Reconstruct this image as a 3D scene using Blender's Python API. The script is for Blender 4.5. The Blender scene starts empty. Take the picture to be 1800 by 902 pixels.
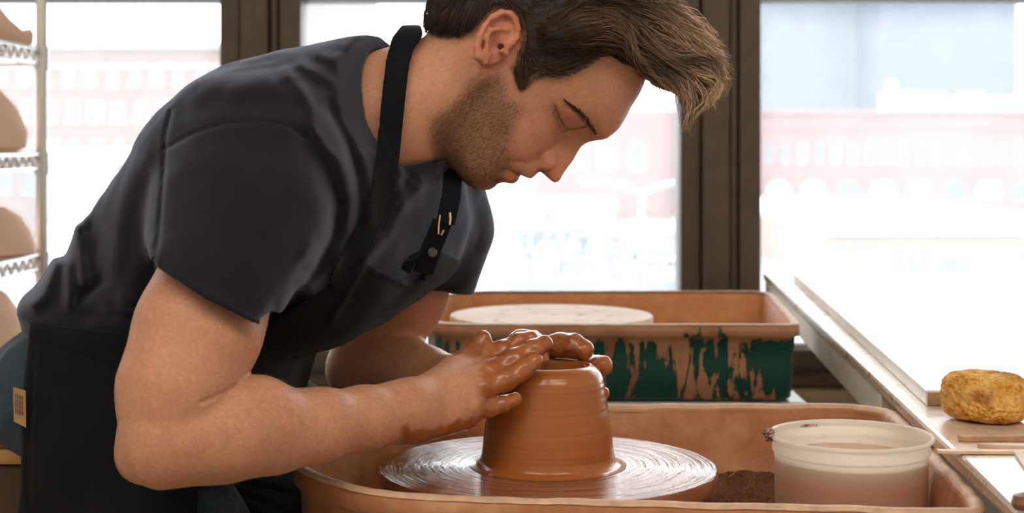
import bpy, bmesh, math, random
import numpy as np
from mathutils import Vector, noise as mnoise

PI = math.pi
SC = bpy.context.scene
COL = SC.collection
RS = np.random.RandomState(7)
random.seed(7)

# ------------------------------------------------------------------ camera
F, HY, CZ = 2700.0, 255.0, 0.94          # focal length in pixels, horizon row, lens height
cam = bpy.data.cameras.new('camera'); camo = bpy.data.objects.new('camera', cam); COL.objects.link(camo)
camo.location = (0, 0, CZ); camo.rotation_euler = (PI/2, 0, 0)
cam.sensor_width = 36; cam.lens = F/1800*36; cam.shift_y = -(451-HY)/1800
cam.clip_end = 1000; cam.clip_start = .05
cam.dof.use_dof = True; cam.dof.focus_distance = 1.56; cam.dof.aperture_fstop = 7.0
SC.camera = camo

# ------------------------------------------------------------------ world, exposure
w = bpy.data.worlds.new('overcast_sky'); SC.world = w; w.use_nodes = True
wn = w.node_tree.nodes; wl = w.node_tree.links
wb = wn['Background']; wb.inputs[0].default_value = (.93, .975, 1, 1); wb.inputs[1].default_value = 5.0
SC.view_settings.view_transform = 'Standard'; SC.view_settings.look = 'None'
SC.view_settings.exposure = 0.42; SC.view_settings.gamma = 1; SC.view_settings.use_curve_mapping = False
def area(name, loc, rot, sx, sy, watts, col):
    l = bpy.data.lights.new(name, 'AREA'); l.shape = 'RECTANGLE'; l.size = sx; l.size_y = sy; l.energy = watts; l.color = col
    o = bpy.data.objects.new(name, l); COL.objects.link(o); o.location = loc; o.rotation_euler = rot; return o
# unseen warm fill lights added high behind the camera to brighten the near side
area('fill_light', (-1.0, -.5, 2.72), (math.radians(18), 0, 0), 1.6, .9, 21, (1, .90, .78))
area('fill_light', (1.0, -.5, 2.72), (math.radians(18), 0, 0), 1.6, .9, 19, (1, .90, .78))
# light bounces, denoising and clamp
SC.cycles.max_bounces = 8; SC.cycles.diffuse_bounces = 4; SC.cycles.transparent_max_bounces = 12
SC.cycles.use_denoising = True; SC.cycles.sample_clamp_indirect = 6

# ------------------------------------------------------------------ helpers
def P(px, py, D):                        # a pixel of the photograph at distance D -> point
    return np.array([(px-900)/F*D, D, CZ-(py-HY)/F*D])

def tag(o, label=None, cat=None, group=None, kind=None):
    if label: o['label'] = label
    if cat: o['category'] = cat
    if group: o['group'] = group
    if kind: o['kind'] = kind
    return o
def empty(name, loc, label=None, cat=None, group=None, kind=None, rz=0):
    o = bpy.data.objects.new(name, None); COL.objects.link(o); o.location = loc; o.rotation_euler = (0, 0, rz)
    o.empty_display_size = .05
    return tag(o, label, cat, group, kind)
def mesh_obj(name, v, f, mat, parent=None, smooth=True):
    me = bpy.data.meshes.new(name)
    v = np.asarray(v, dtype=np.float64)
    me.from_pydata([tuple(p) for p in v], [], [tuple(int(i) for i in q) for q in f]); me.update()
    if smooth: me.polygons.foreach_set('use_smooth', [True]*len(me.polygons))
    if mat: me.materials.append(mat)
    o = bpy.data.objects.new(name, me); COL.objects.link(o)
    if parent: attach(o, parent)
    return o
def attach(o, parent):
    o.parent = parent
    p = parent
    loc = Vector((0, 0, 0))
    while p: loc += Vector(p.location); p = p.parent      # all our roots are unrotated
    o.location = Vector(o.location) - loc
def fast_mesh(name, v, quads, mat, parent=None, smooth=True, colors=None):
    me = bpy.data.meshes.new(name)
    v = np.ascontiguousarray(v, dtype=np.float32); quads = np.ascontiguousarray(quads, dtype=np.int32)
    k = quads.shape[1]
    me.vertices.add(len(v)); me.vertices.foreach_set('co', v.ravel())
    me.loops.add(quads.size); me.loops.foreach_set('vertex_index', quads.ravel())
    me.polygons.add(len(quads)); me.polygons.foreach_set('loop_start', np.arange(0, quads.size, k, dtype=np.int32))
    if smooth: me.polygons.foreach_set('use_smooth', np.ones(len(quads), dtype=bool))
    me.update(calc_edges=True)
    if colors is not None:
        for nm, c in colors.items():
            a = me.attributes.new(nm, 'FLOAT_COLOR', 'POINT')
            c4 = np.ones((len(v), 4), dtype=np.float32); c4[:, :3] = c
            a.data.foreach_set('color', c4.ravel())
    if mat: me.materials.append(mat)
    o = bpy.data.objects.new(name, me); COL.objects.link(o)
    if parent: attach(o, parent)
    return o
class MB:                                # collects boxes, tubes, lathes
    def __init__(s): s.v = []; s.f = []
    def add(s, v, f):
        n = len(s.v); s.v += [tuple(p) for p in v]; s.f += [tuple(i+n for i in q) for q in f]; return s
    def box(s, x0, x1, y0, y1, z0, z1, b=0.0):
        if b <= 0:
            v = [(x0,y0,z0),(x1,y0,z0),(x1,y1,z0),(x0,y1,z0),(x0,y0,z1),(x1,y0,z1),(x1,y1,z1),(x0,y1,z1)]
            return s.add(v, [(0,3,2,1),(4,5,6,7),(0,1,5,4),(1,2,6,5),(2,3,7,6),(3,0,4,7)])
        bm = bmesh.new(); bmesh.ops.create_cube(bm, size=1)
        for q in bm.verts:
            q.co = Vector(((x0+x1)/2+q.co.x*(x1-x0), (y0+y1)/2+q.co.y*(y1-y0), (z0+z1)/2+q.co.z*(z1-z0)))
        bmesh.ops.bevel(bm, geom=bm.edges[:], offset=b, segments=2, affect='EDGES', profile=.6)
        bm.verts.index_update()
        s.add([tuple(q.co) for q in bm.verts], [tuple(q.index for q in f.verts) for f in bm.faces]); bm.free(); return s
    def tube(s, pts, r, n=10, cap=True):
        pts = [np.array(p, float) for p in pts]; m = len(pts)
        rr = [r]*m if not hasattr(r, '__len__') else r
        base = len(s.v); v = []; up = None
        for i in range(m):
            t = pts[min(i+1, m-1)]-pts[max(i-1, 0)]; t = t/(np.linalg.norm(t)+1e-12)
            if up is None:
                a = np.array([0, 0, 1.]) if abs(t[2]) < .9 else np.array([1., 0, 0])
                up = np.cross(t, np.cross(a, t))
            up = up-t*np.dot(up, t); up /= np.linalg.norm(up)+1e-12
            si = np.cross(t, up)
            for k in range(n):
                a = 2*PI*k/n; v.append(pts[i]+rr[i]*(math.cos(a)*up+math.sin(a)*si))
        f = []
        for i in range(m-1):
            for k in range(n):
                k2 = (k+1) % n; f.append((i*n+k, i*n+k2, (i+1)*n+k2, (i+1)*n+k))
        if cap: f.append(tuple(range(n-1, -1, -1))); f.append(tuple((m-1)*n+k for k in range(n)))
        return s.add(v, f)
    def lathe(s, prof, c=(0, 0, 0), n=64, jit=None):
        v = []; f = []; m = len(prof)
        for i, (r, z) in enumerate(prof):
            for k in range(n):
                a = 2*PI*k/n; q = r if jit is None else jit(r, z, a)
                v.append((c[0]+q*math.cos(a), c[1]+q*math.sin(a), c[2]+z))
        for i in range(m-1):
            for k in range(n):
                k2 = (k+1) % n; f.append((i*n+k, i*n+k2, (i+1)*n+k2, (i+1)*n+k))
        if prof[0][0] > 1e-6: f.append(tuple(range(n-1, -1, -1)))
        if prof[-1][0] > 1e-6: f.append(tuple((m-1)*n+k for k in range(n)))
        return s.add(v, f)
    def build(s, name, mat, parent=None, smooth=False, bevel=0):
        o = mesh_obj(name, s.v, s.f, mat, parent, smooth)
        if smooth:
            o.data.set_sharp_from_angle(angle=math.radians(38)) if hasattr(o.data, 'set_sharp_from_angle') else None
        if bevel:
            b = o.modifiers.new('bevel', 'BEVEL'); b.width = bevel; b.segments = 2; b.limit_method = 'ANGLE'
        return o

# ------------------------------------------------------------------ materials
class M:
    def __init__(s, name, base=(.8,.8,.8), rough=.5, **kw):
        s.m = bpy.data.materials.new(name); s.m.use_nodes = True; s.t = s.m.node_tree; s.b = s.t.nodes['Principled BSDF']
        s.b.inputs['Base Color'].default_value = (*base, 1); s.b.inputs['Roughness'].default_value = rough
        for k, v in kw.items(): s.b.inputs[k.replace('_', ' ')].default_value = v
        s.x = None
    def n(s, typ, **kw):
        q = s.t.nodes.new(typ)
        for k, v in kw.items():
            if k.startswith('i_'): q.inputs[k[2:].replace('_', ' ')].default_value = v
            else: setattr(q, k, v)
        return q
    def l(s, a, b): s.t.links.new(a, b)
    def coord(s, scale=(1,1,1), gen='Object'):
        tc = s.n('ShaderNodeTexCoord'); mp = s.n('ShaderNodeMapping'); mp.inputs['Scale'].default_value = scale
        s.l(tc.outputs[gen], mp.inputs[0]); return mp.outputs[0]
    def noise(s, sc, det=4, rough=.55, scale=(1,1,1), dist=0):
        q = s.n('ShaderNodeTexNoise', i_Scale=sc, i_Detail=det, i_Roughness=rough, i_Distortion=dist); s.l(s.coord(scale), q.inputs['Vector']); return q.outputs['Fac']
    def ramp(s, fac, stops, interp='LINEAR'):
        q = s.n('ShaderNodeValToRGB'); e = q.color_ramp.elements; q.color_ramp.interpolation = interp
        while len(e) < len(stops): e.new(.5)
        for i, (p, c) in enumerate(stops):
            e[i].position = p; e[i].color = (*c, 1) if len(c) == 3 else c
        s.l(fac, q.inputs[0]); return q.outputs[0]
    def mix(s, fac, a, b, bt='MIX'):
        q = s.n('ShaderNodeMix', data_type='RGBA', blend_type=bt)
        for i, x in ((0, fac), (6, a), (7, b)):
            if hasattr(x, 'links'): s.l(x, q.inputs[i])
            elif i == 0: q.inputs[0].default_value = x
            else: q.inputs[i].default_value = (*x, 1)
        return q.outputs[2]
    def math(s, op, a, b=0):
        q = s.n('ShaderNodeMath', operation=op)
        for i, x in ((0, a), (1, b)):
            if hasattr(x, 'links'): s.l(x, q.inputs[i])
            else: q.inputs[i].default_value = x
        return q.outputs[0]
    def col(s, c): s.l(c, s.b.inputs['Base Color']); return s
    def rough(s, c): s.l(c, s.b.inputs['Roughness']); return s
    def bump(s, h, strength=.3, dist=.002):
        q = s.n('ShaderNodeBump', i_Strength=strength, i_Distance=dist); s.l(h, q.inputs['Height'])
        if s.x is not None: s.l(s.x, q.inputs['Normal'])
        s.x = q.outputs[0]; s.l(s.x, s.b.inputs['Normal']); return s

def simple(name, c, rough=.6, var=.12, sc=8, **kw):
    m = M(name, c, rough, **kw)
    n = m.noise(sc, 3); lo = tuple(x*(1-var) for x in c); hi = tuple(min(1, x*(1+var)) for x in c)
    m.col(m.ramp(n, [(.3, lo), (.7, hi)])); return m.m
# ------------------------------------------------------------------ shared materials
def clay_mat(name, a, b, c, rough=(.45,.8), sc=9, bump=.5, crack=False, bd=.004):
    m = M(name, a)
    n1 = m.noise(sc, 6, .6); n2 = m.noise(sc*5, 4, .6)
    c1 = m.ramp(n1, [(.32, a), (.5, b), (.68, c)])
    m.col(m.mix(.25, c1, m.ramp(n2, [(.35, tuple(x*.6 for x in a)), (.65, c)])))
    m.rough(m.ramp(n1, [(.3, (rough[0],)*3), (.7, (rough[1],)*3)]))
    m.bump(n2, bump, bd); m.bump(n1, bump, bd*2)
    if crack:
        v = m.n('ShaderNodeTexVoronoi', feature='DISTANCE_TO_EDGE', i_Scale=55.0, i_Randomness=1.0); m.l(m.mix(.5, m.coord(), m.n('ShaderNodeTexNoise', i_Scale=14.0).outputs['Color'], 'ADD'), v.inputs['Vector'])
        m.bump(m.math('MULTIPLY', m.ramp(v.outputs['Distance'], [(0, (0,0,0)), (.05, (1,1,1))]), m.ramp(n1, [(.45,(1,1,1)),(.6,(0,0,0))])), .35, .002)
    return m.m
PAN_CLAY = clay_mat('dried_clay_pan', (.46,.165,.058), (.54,.21,.08), (.66,.34,.17), crack=True)
PAN_SLUDGE = clay_mat('wet_clay_sludge', (.13,.045,.02), (.20,.07,.03), (.28,.11,.05), (.2,.5), sc=30, bump=1, bd=.01)
m = M('green_pan_plastic', (.01,.09,.06), .45)
tc = m.coord((1,1,.16)); g1 = m.n('ShaderNodeTexNoise', i_Scale=52.0, i_Detail=6.0, i_Roughness=.6, i_Distortion=.6); m.l(tc, g1.inputs['Vector'])
g2 = m.noise(14, 4, .6, (1,1,.8)); sp = m.n('ShaderNodeSeparateXYZ'); tcc = m.n('ShaderNodeTexCoord'); m.l(tcc.outputs['Object'], sp.inputs[0])
gx = m.math('MULTIPLY', sp.outputs[0], -.12); s_ = m.math('ADD', g1.outputs['Fac'], m.math('MULTIPLY', g2, .75)); s_ = m.math('ADD', s_, gx)
zz = m.n('ShaderNodeMapRange'); zz.inputs['From Min'].default_value = .664; zz.inputs['From Max'].default_value = .646
m.l(m.math('ADD', sp.outputs[2], 0.0), zz.inputs['Value']); zz.inputs['To Min'].default_value = .17; zz.inputs['To Max'].default_value = 0
s_ = m.math('ADD', s_, zz.outputs[0])
mask = m.ramp(s_, [(.875, (0,0,0)), (.90, (1,1,1))])
m.col(m.mix(mask, (.008,.068,.05), m.ramp(g2, [(.4,(.30,.13,.06)),(.6,(.45,.23,.12))])))
m.rough(m.ramp(mask, [(0,(.35,)*3),(1,(.75,)*3)])); m.bump(mask, .6, .002)
PAN_GREEN = m.m
PAN_ORANGE = clay_mat('green_pan_inside_clay', (.50,.19,.06), (.60,.25,.09), (.68,.34,.14), sc=12, bump=.2)
m = M('wet_clay_pot', (.40,.125,.024), .24, Coat_Weight=.25, Coat_Roughness=.10, IOR=1.45)
sp = m.n('ShaderNodeSeparateXYZ'); tcc = m.n('ShaderNodeTexCoord'); m.l(tcc.outputs['Object'], sp.inputs[0])
cz = m.n('ShaderNodeCombineXYZ'); m.l(sp.outputs[2], cz.inputs[2]); m.l(m.math('MULTIPLY', sp.outputs[0], .02), cz.inputs[0])
rn = m.n('ShaderNodeTexNoise', i_Scale=420.0, i_Detail=3.0, i_Roughness=.6); m.l(cz.outputs[0], rn.inputs['Vector'])
rn2 = m.n('ShaderNodeTexNoise', i_Scale=90.0, i_Detail=2.0); m.l(cz.outputs[0], rn2.inputs['Vector'])
m.col(m.mix(.5, m.ramp(rn.outputs['Fac'], [(.3,(.34,.095,.018)),(.7,(.47,.155,.034))]), m.ramp(rn2.outputs['Fac'], [(.3,(.35,.098,.019)),(.7,(.45,.15,.032))])))
m.bump(rn.outputs['Fac'], .22, .0007); m.bump(rn2.outputs['Fac'], .10, .0012)
WET_POT = m.m
m = M('wet_wheel_slip', (.42,.19,.085), .16, Coat_Weight=.0, IOR=1.62)
sp = m.n('ShaderNodeSeparateXYZ'); tcc = m.n('ShaderNodeTexCoord'); m.l(tcc.outputs['Object'], sp.inputs[0])
rad = m.math('SQRT', m.math('ADD', m.math('MULTIPLY', sp.outputs[0], sp.outputs[0]), m.math('MULTIPLY', sp.outputs[1], sp.outputs[1])))
ang = m.math('ARCTAN2', sp.outputs[1], sp.outputs[0])
cz = m.n('ShaderNodeCombineXYZ'); m.l(m.math('ADD', rad, m.math('MULTIPLY', ang, .0012)), cz.inputs[0]); m.l(m.math('MULTIPLY', m.math('COSINE', ang), .010), cz.inputs[1]); m.l(m.math('MULTIPLY', m.math('SINE', ang), .010), cz.inputs[2])
rn = m.n('ShaderNodeTexNoise', i_Scale=110.0, i_Detail=5.0, i_Roughness=.6); m.l(cz.outputs[0], rn.inputs['Vector'])
m.col(m.ramp(rn.outputs['Fac'], [(.3,(.26,.09,.032)),(.7,(.38,.155,.065))])); m.rough(m.ramp(rn.outputs['Fac'], [(.35,(.07,)*3),(.65,(.22,)*3)]))
m.bump(rn.outputs['Fac'], .8, .0055)
WHEEL = m.m
METAL_EDGE = M('wheel_head_edge', (.5,.3,.2), .3, Metallic=.6).m
FRAME = simple('bronze_window_frame', (.092,.062,.040), .45, .15, 20)
FRAME_D = simple('window_frame_groove', (.03,.02,.014), .5, .1, 20)
WALLM = simple('white_studio_paint', (.78,.74,.68), .8, .04, 3)
CEILM = simple('ceiling_paint', (.82,.80,.76), .85, .03, 3)
FLOORM = simple('concrete_floor', (.34,.28,.23), .6, .2, 4)
SILL = simple('tan_wood_sill', (.42,.30,.17), .6, .12, 10)
GREYW = simple('grey_white_enamel', (.66,.66,.64), .4, .06, 8)
STEEL = M('chrome_wire', (.80,.79,.77), .22, Metallic=.9).m
STEELD = simple('grey_steel', (.28,.28,.28), .45, .1, 9)
TERRA = simple('terracotta_bisque', (.88,.58,.42), .8, .06, 10)

# ------------------------------------------------------------------ room
def box_obj(name, x0, x1, y0, y1, z0, z1, mat, parent=None, kind=None, b=0, label=None):
    o = MB().box(x0,x1,y0,y1,z0,z1,b).build(name, mat, parent)
    return tag(o, label, kind=kind)
WY = 3.70
XL, XR, YB, ZC = -2.6, 2.4, -1.8, 2.85
box_obj('floor', XL-.1, XR+.1, YB-.1, WY+.2, -.1, 0, FLOORM, kind='structure')
box_obj('ceiling', XL-.1, XR+.1, YB-.1, WY+.2, ZC, ZC+.1, CEILM, kind='structure')
box_obj('wall_left', XL-.1, XL, YB, WY+.15, 0, ZC, WALLM, kind='structure')
box_obj('wall_right', XR, XR+.1, YB, WY+.15, 0, ZC, WALLM, kind='structure')
box_obj('wall_back', XL-.1, XR+.1, YB-.1, YB, 0, ZC, WALLM, kind='structure')
zb, zt1, zt2 = .449, 1.290, 2.45
mw = MB().box(XL, XR, WY+.03, WY+.15, 0, .36); mw.box(XL, XR, WY+.03, WY+.15, zt2+.07, ZC); mw.build('wall_window', GREYW)
bpy.data.objects['wall_window']['kind'] = 'structure'
X = lambda px: (px-900)/F*WY
m1 = (X(388), X(530)); m2 = (X(1195), X(1336)); pit = m2[0]-m1[0]
mull = [(m1[0]-pit, m1[1]-pit), m1, m2, (m2[0]+pit, m2[1]+pit)]
for i, (a, b) in enumerate(mull):
    wd = b-a
    r = empty('trim_%d' % (i+1), (0, 0, 0), kind='structure')
    q = MB(); q.box(a, a+wd*.24, WY-.012, WY+.12, .36, zt2+.07, .002); q.box(a+wd*.74, b, WY-.012, WY+.12, .36, zt2+.07, .002)
    q.build('frame_member', FRAME, r)
    MB().box(a+wd*.265, a+wd*.60, WY-.032, WY+.1, .36, zt2+.07, .003).build('cover_strip', FRAME, r)
    MB().box(a+wd*.245, a+wd*.745, WY+.01, WY+.09, .36, zt2+.07).build('groove', FRAME_D, r)
    MB().box(a+wd*.63, a+wd*.70, WY-.008, WY+.1, .36, zt2+.07, .002).build('bead', FRAME, r)
gl = bpy.data.materials.new('hazy_window_glass'); gl.use_nodes = True; t = gl.node_tree; t.nodes.clear()  # translucent film added to veil the outside view like haze
o_ = t.nodes.new('ShaderNodeOutputMaterial'); tr = t.nodes.new('ShaderNodeBsdfTransparent'); tl = t.nodes.new('ShaderNodeBsdfTranslucent')
tl.inputs[0].default_value = (.95,.97,1,1); mx = t.nodes.new('ShaderNodeMixShader'); gls = t.nodes.new('ShaderNodeBsdfGlossy'); gls.inputs['Roughness'].default_value = .02
lw = t.nodes.new('ShaderNodeFresnel'); lw.inputs[0].default_value = 1.3; mx2 = t.nodes.new('ShaderNodeMixShader')
nz = t.nodes.new('ShaderNodeTexNoise'); nz.inputs['Scale'].default_value = 5; nz.inputs['Detail'].default_value = 8; tcc = t.nodes.new('ShaderNodeTexCoord'); t.links.new(tcc.outputs['Object'], nz.inputs[0])
mr = t.nodes.new('ShaderNodeMapRange'); mr.inputs['To Min'].default_value = .075; mr.inputs['To Max'].default_value = .12; t.links.new(nz.outputs['Fac'], mr.inputs['Value'])
t.links.new(mr.outputs[0], mx.inputs[0]); t.links.new(tr.outputs[0], mx.inputs[1]); t.links.new(tl.outputs[0], mx.inputs[2])
t.links.new(lw.outputs[0], mx2.inputs[0]); t.links.new(mx.outputs[0], mx2.inputs[1]); t.links.new(gls.outputs[0], mx2.inputs[2]); t.links.new(mx2.outputs[0], o_.inputs[0])
spans = [(XL, mull[0][0])] + [(mull[i][1], mull[i+1][0]) for i in range(3)] + [(mull[3][1], XR)]
for i, (a, b) in enumerate(spans):
    r = empty('window_%d' % (i+1), (0, 0, 0), kind='structure')
    MB().box(a, b, WY-.012, WY+.12, .36, zb, .003).build('bottom_rail', FRAME, r)
    MB().box(a, b, WY-.03, WY-.008, .395, .405, .002).build('drip_bead', FRAME_D, r)
    MB().box(a, b, WY-.012, WY+.12, zt1, zt1+.09, .003).build('transom', FRAME, r)
    MB().box(a, b, WY-.012, WY+.12, zt2, zt2+.07, .003).build('top_rail', FRAME, r)
    MB().box(a, b, WY+.055, WY+.061, zb, zt1).build('pane', gl, r)
    MB().box(a, b, WY+.055, WY+.061, zt1+.09, zt2).build('pane', gl, r)
    MB().box(a, b, WY+.015, WY+.05, zb-.002, zb+.012).build('stop_bead', GREYW, r)
box_obj('trim_7', XL, XR, WY-.06, WY+.03, .330, .356, SILL, kind='structure', b=.004)

# ------------------------------------------------------------------ the city outside (street about 9 m below)
GZ = -8.5
OUTG = simple('street_snow_grey', (0.1767, 0.1894, 0.202), .9, .15, .05)
BRICKL = simple('old_red_brick', (0.1598, 0.0999, 0.0839), .9, .12, .5)
BRICKR = simple('pink_brick', (0.1921, 0.1127, 0.1044), .9, .10, .3)
STONE = simple('pale_stone', (0.2656, 0.257, 0.2485), .9, .08, .3)
TOWER1 = simple('blue_grey_tower', (0.1499, 0.166, 0.1928), .8, .12, .2)
TOWER2 = simple('slate_grey_tower', (0.0958, 0.1109, 0.1411), .8, .12, .2)
WHITER = simple('white_roofing', (0.48, 0.492, 0.504), .8, .05, .1)
TANB = simple('tan_brick', (0.2295, 0.1652, 0.1239), .9, .08, .3)
GLSD = simple('far_window_glass', (0.108, 0.135, 0.1566), .3, .2, .5)
GLSL = simple('far_window_bright', (0.35, 0.392, 0.406), .3, .2, .5)
TREEM = simple('bare_tree_bark', (0.112, 0.1232, 0.1344), .9, .2, 2)
LAMPM = simple('lamp_post_grey', (0.432, 0.4464, 0.4536), .6, .05, 2)
def ppx(px, D): return (px-900)/F*D
def pz(py, D): return CZ-(py-HY)/F*D
box_obj('ground', -260, 320, 8, 420, GZ-.5, GZ, OUTG, kind='structure')
def facade(name, D, xa, xb, ytop, mat, rows, label, cornice=None, depth=14, zbot=GZ, extras=None, bright=.3):
    x0, x1, z1 = ppx(xa, D), ppx(xb, D), pz(ytop, D)
    r = empty(name, ((x0+x1)/2, D+depth/2, zbot), label, 'building')
    MB().box(x0, x1, D, D+depth, zbot, z1).build('wall', mat, r)
    if cornice:
        MB().box(x0-.3, x1+.3, D-.45, D+.2, z1-.1, z1+.5).build('cornice', cornice, r)
        MB().box(x0-.1, x1+.1, D-.2, D+.1, z1-2.0, z1-1.6).build('ledge', cornice, r)
    for (ya, yb, pitch, wpx, start, arch) in rows:
        px = start; za, zb_ = pz(yb, D), pz(ya, D)
        while px+wpx < xb:
            if px > xa:
                a, b = ppx(px, D), ppx(px+wpx, D)
                mt = GLSL if RS.rand() < bright else GLSD
                q = MB()
                if arch:
                    c = (a+b)/2; rr = (b-a)/2; pts = [(a, za), (b, za)]
                    pts += [(c+rr*math.cos(t_), max(za, zb_-rr)+rr*math.sin(t_)) for t_ in np.linspace(0, PI, 9)]
                    n = len(pts)
                    q.add([(p[0], D-.06, p[1]) for p in pts]+[(p[0], D+.1, p[1]) for p in pts], [tuple(range(n))]+[(k, k+n, (k+1) % n+n, (k+1) % n) for k in range(n)])
                else: q.box(a, b, D-.05, D+.1, za, zb_)
                wo = q.build('window', mt, r)
                s = MB(); s.box(a-.12, b+.12, D-.18, D+.05, za-.22, za); s.build('sill', STONE, wo)
            px += pitch
    return r
facade('apartment_building', 150, -260, 545, 84, BRICKL,
       [(118,150,39,17,-240,0), (180,214,40,22,-243,0), (246,276,40,20,-240,0), (306,340,40,20,-240,0)],
       'long faded red brick building with window rows, behind the wire shelving', STONE, bright=.25)
facade('apartment_building', 205, 1040, 1990, 200, BRICKR,
       [(254,286,29.3,13,1052,0), (318,350,61.5,42,1040,1)],
       'long pink brick building with a row of arched windows, beyond the right mullion', BRICKR, bright=.35)
facade('apartment_building', 190, 940, 1180, 196, BRICKR, [(254,296,52,30,1000,0)],
       'pink building with larger windows seen beside the nose of the potter', None, depth=8, bright=.8)
facade('apartment_building', 240, 530, 650, -60, simple('pale_pink_render', (.24,.215,.21), .9, .05, .2), [], 'pale tall block seen above the back of the potter, left of his head', None)
facade('tower_block', 320, 1300, 1546, -300, TOWER1, [], 'pale blue grey tower block filling the sky right of the mullion', None, depth=20)
facade('tower_block', 300, 1546, 1788, -300, TOWER2, [], 'darker slate tower block in the upper right of the window', None, depth=20)
facade('office_building', 285, 1336, 1800, 193, TOWER1, [], 'low blue grey block at the foot of the two towers', None, depth=10)
r = empty('roof_house', (ppx(1610,200), 207, pz(200,206)), 'white plant room box on the roof of the pink brick building, left one', 'rooftop box', 'white roof boxes')
MB().box(ppx(1562,206), ppx(1662,206), 206.5, 211, pz(200,206), pz(162,206)).build('wall', WHITER, r); MB().box(ppx(1564,206), ppx(1576,206), 206, 208, pz(165,206), pz(142,206)).build('chimney', WHITER, r)
r = empty('roof_house', (ppx(1735,200), 207, pz(200,206)), 'wide white plant room box on the roof of the pink brick building, right one', 'rooftop box', 'white roof boxes')
MB().box(ppx(1680,206), ppx(1795,206), 206.5, 211, pz(200,206), pz(170,206)).build('wall', WHITER, r); MB().box(ppx(1690,206), ppx(1730,206), 206, 208, pz(170,206), pz(163,206)).build('cooling_unit', WHITER, r)
# low tan building with a white flat roof
r = empty('low_building', (ppx(1560,110), 120, GZ), 'low tan brick building with a broad white flat roof, right window', 'building')
MB().box(ppx(1450,105), ppx(2000,105), 105, 165, GZ, pz(412,105)).build('wall', TANB, r)
MB().box(ppx(1445,105), ppx(2005,105), 104.5, 166, pz(412,105), pz(400,105)).build('roof', WHITER, r)
for px in (1575, 1597, 1620): MB().box(ppx(px,105), ppx(px+10,105), 104.9, 105.2, pz(476,105), pz(440,105)).build('window', GLSD, r)
MB().box(ppx(1652,105), ppx(1712,105), 104.9, 105.2, pz(490,105), pz(450,105)).build('window', GLSD, r)
r = empty('low_building', (ppx(1400,176), 176, GZ), 'small orange brick annex with a white roof edge beside the right mullion', 'building')
MB().box(ppx(1230,170), ppx(1530,170), 170, 182, GZ, pz(378,170)).build('wall', TANB, r)
MB().box(ppx(1225,170), ppx(1535,170), 169.5, 183, pz(378,170), pz(362,170)).build('roof', WHITER, r)
for px in (1345, 1372, 1420, 1480): MB().box(ppx(px,170), ppx(px+18,170), 169.9, 170.2, pz(412,170), pz(390,170)).build('window', GLSD, r)
# white shed roofs and parked lorries behind the face of the potter
def shed(name, D, xa, xb, ya, yb, label, mat=WHITER, dep=6, grp=None):
    r = empty(name, (ppx((xa+xb)/2, D), D+dep/2, GZ), label, 'building', grp)
    MB().box(ppx(xa,D), ppx(xb,D), D, D+dep, GZ, pz(yb,D)).build('wall', STONE, r)
    MB().box(ppx(xa-4,D), ppx(xb+4,D), D-.3, D+dep+.3, pz(yb,D), pz(ya,D)).build('roof', mat, r)
    return r
shed('shed', 150, 895, 960, 352, 372, 'small shed with a bright white roof, just right of the chin of the potter')
shed('shed', 148, 970, 1080, 352, 370, 'longer shed with a bright white roof between the chin and the lamp post')
shed('shed', 122, 1122, 1196, 395, 410, 'white roofed shed low down beside the right mullion')
shed('shed', 122, 1040, 1110, 432, 445, 'low white hut at street level under the lamp post')
shed('shed', 138, 80, 200, 262, 288, 'white roofed annex at the foot of the left brick building')
shed('shed', 140, 224, 380, 262, 300, 'pale long annex hidden partly by the back of the potter')
shed('shed', 158, 640, 885, 355, 380, 'pale shed directly behind the dark sleeve and chin')
def car(D, px, py, wpx, label, mat):
    z0 = pz(py, D); x0, x1 = ppx(px, D), ppx(px+wpx, D); L = x1-x0; h = L*.33
    r = empty('car', ((x0+x1)/2, D, GZ), label, 'car', 'parked cars far below')
    r.location = ((x0+x1)/2, D, z0)
    b = MB(); b.box(x0, x1, D, D+1.8, z0+.25, z0+.25+h*.5, .1); b.build('body', mat, r)
    b = MB(); b.box(x0+L*.2, x1-L*.15, D+.1, D+1.7, z0+.25+h*.5, z0+.25+h, .15); b.build('cabin', GLSD, r)
    for k in (.2, .8): MB().tube([(x0+L*k, D-.05, z0+.3), (x0+L*k, D+.2, z0+.3)], .3, 10).build('wheel', TREEM, r)
CW = simple('car_white', (.8,.82,.84), .3, .03, 1); CG = simple('car_grey', (.3,.33,.38), .3, .1, 1)
gd = lambda py: F*(CZ-GZ)/(py-HY)
for px, py, wp, mt, lb in ((900,452,60,CW,'white parked car leftmost below the chin of the potter'), (985,470,70,CG,'dark grey parked car between the white ones'),
                           (1070,492,70,CW,'white parked car nearest the right mullion at street level'), (1130,468,60,CW,'white parked car beside the low hut')):
    car(gd(py), px, py, wp, lb, mt)
def lamp(px, D, top, label):
    x = ppx(px, D); r = empty('street_lamp', (x, D, GZ), label, 'street lamp')
    MB().tube([(x, D, GZ), (x, D, pz(top, D))], [.22, .12], 8).build('pole', LAMPM, r)
    for s in (-1, 1):
        pts = [(x, D, pz(top+6, D)), (x+s*1.2, D, pz(top-8, D)), (x+s*3.0, D, pz(top-17, D))]
        MB().tube(pts, .14, 8).build('arm', LAMPM, r)
        MB().box(x+s*3.6-.8, x+s*3.6+.8, D-.3, D+.3, pz(top-17, D)-.15, pz(top-17, D)+.2, .08).build('lamp_head', WHITER, r)
lamp(1128, 114, 335, 'twin armed street lamp between the nose of the potter and the right mullion')
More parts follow.
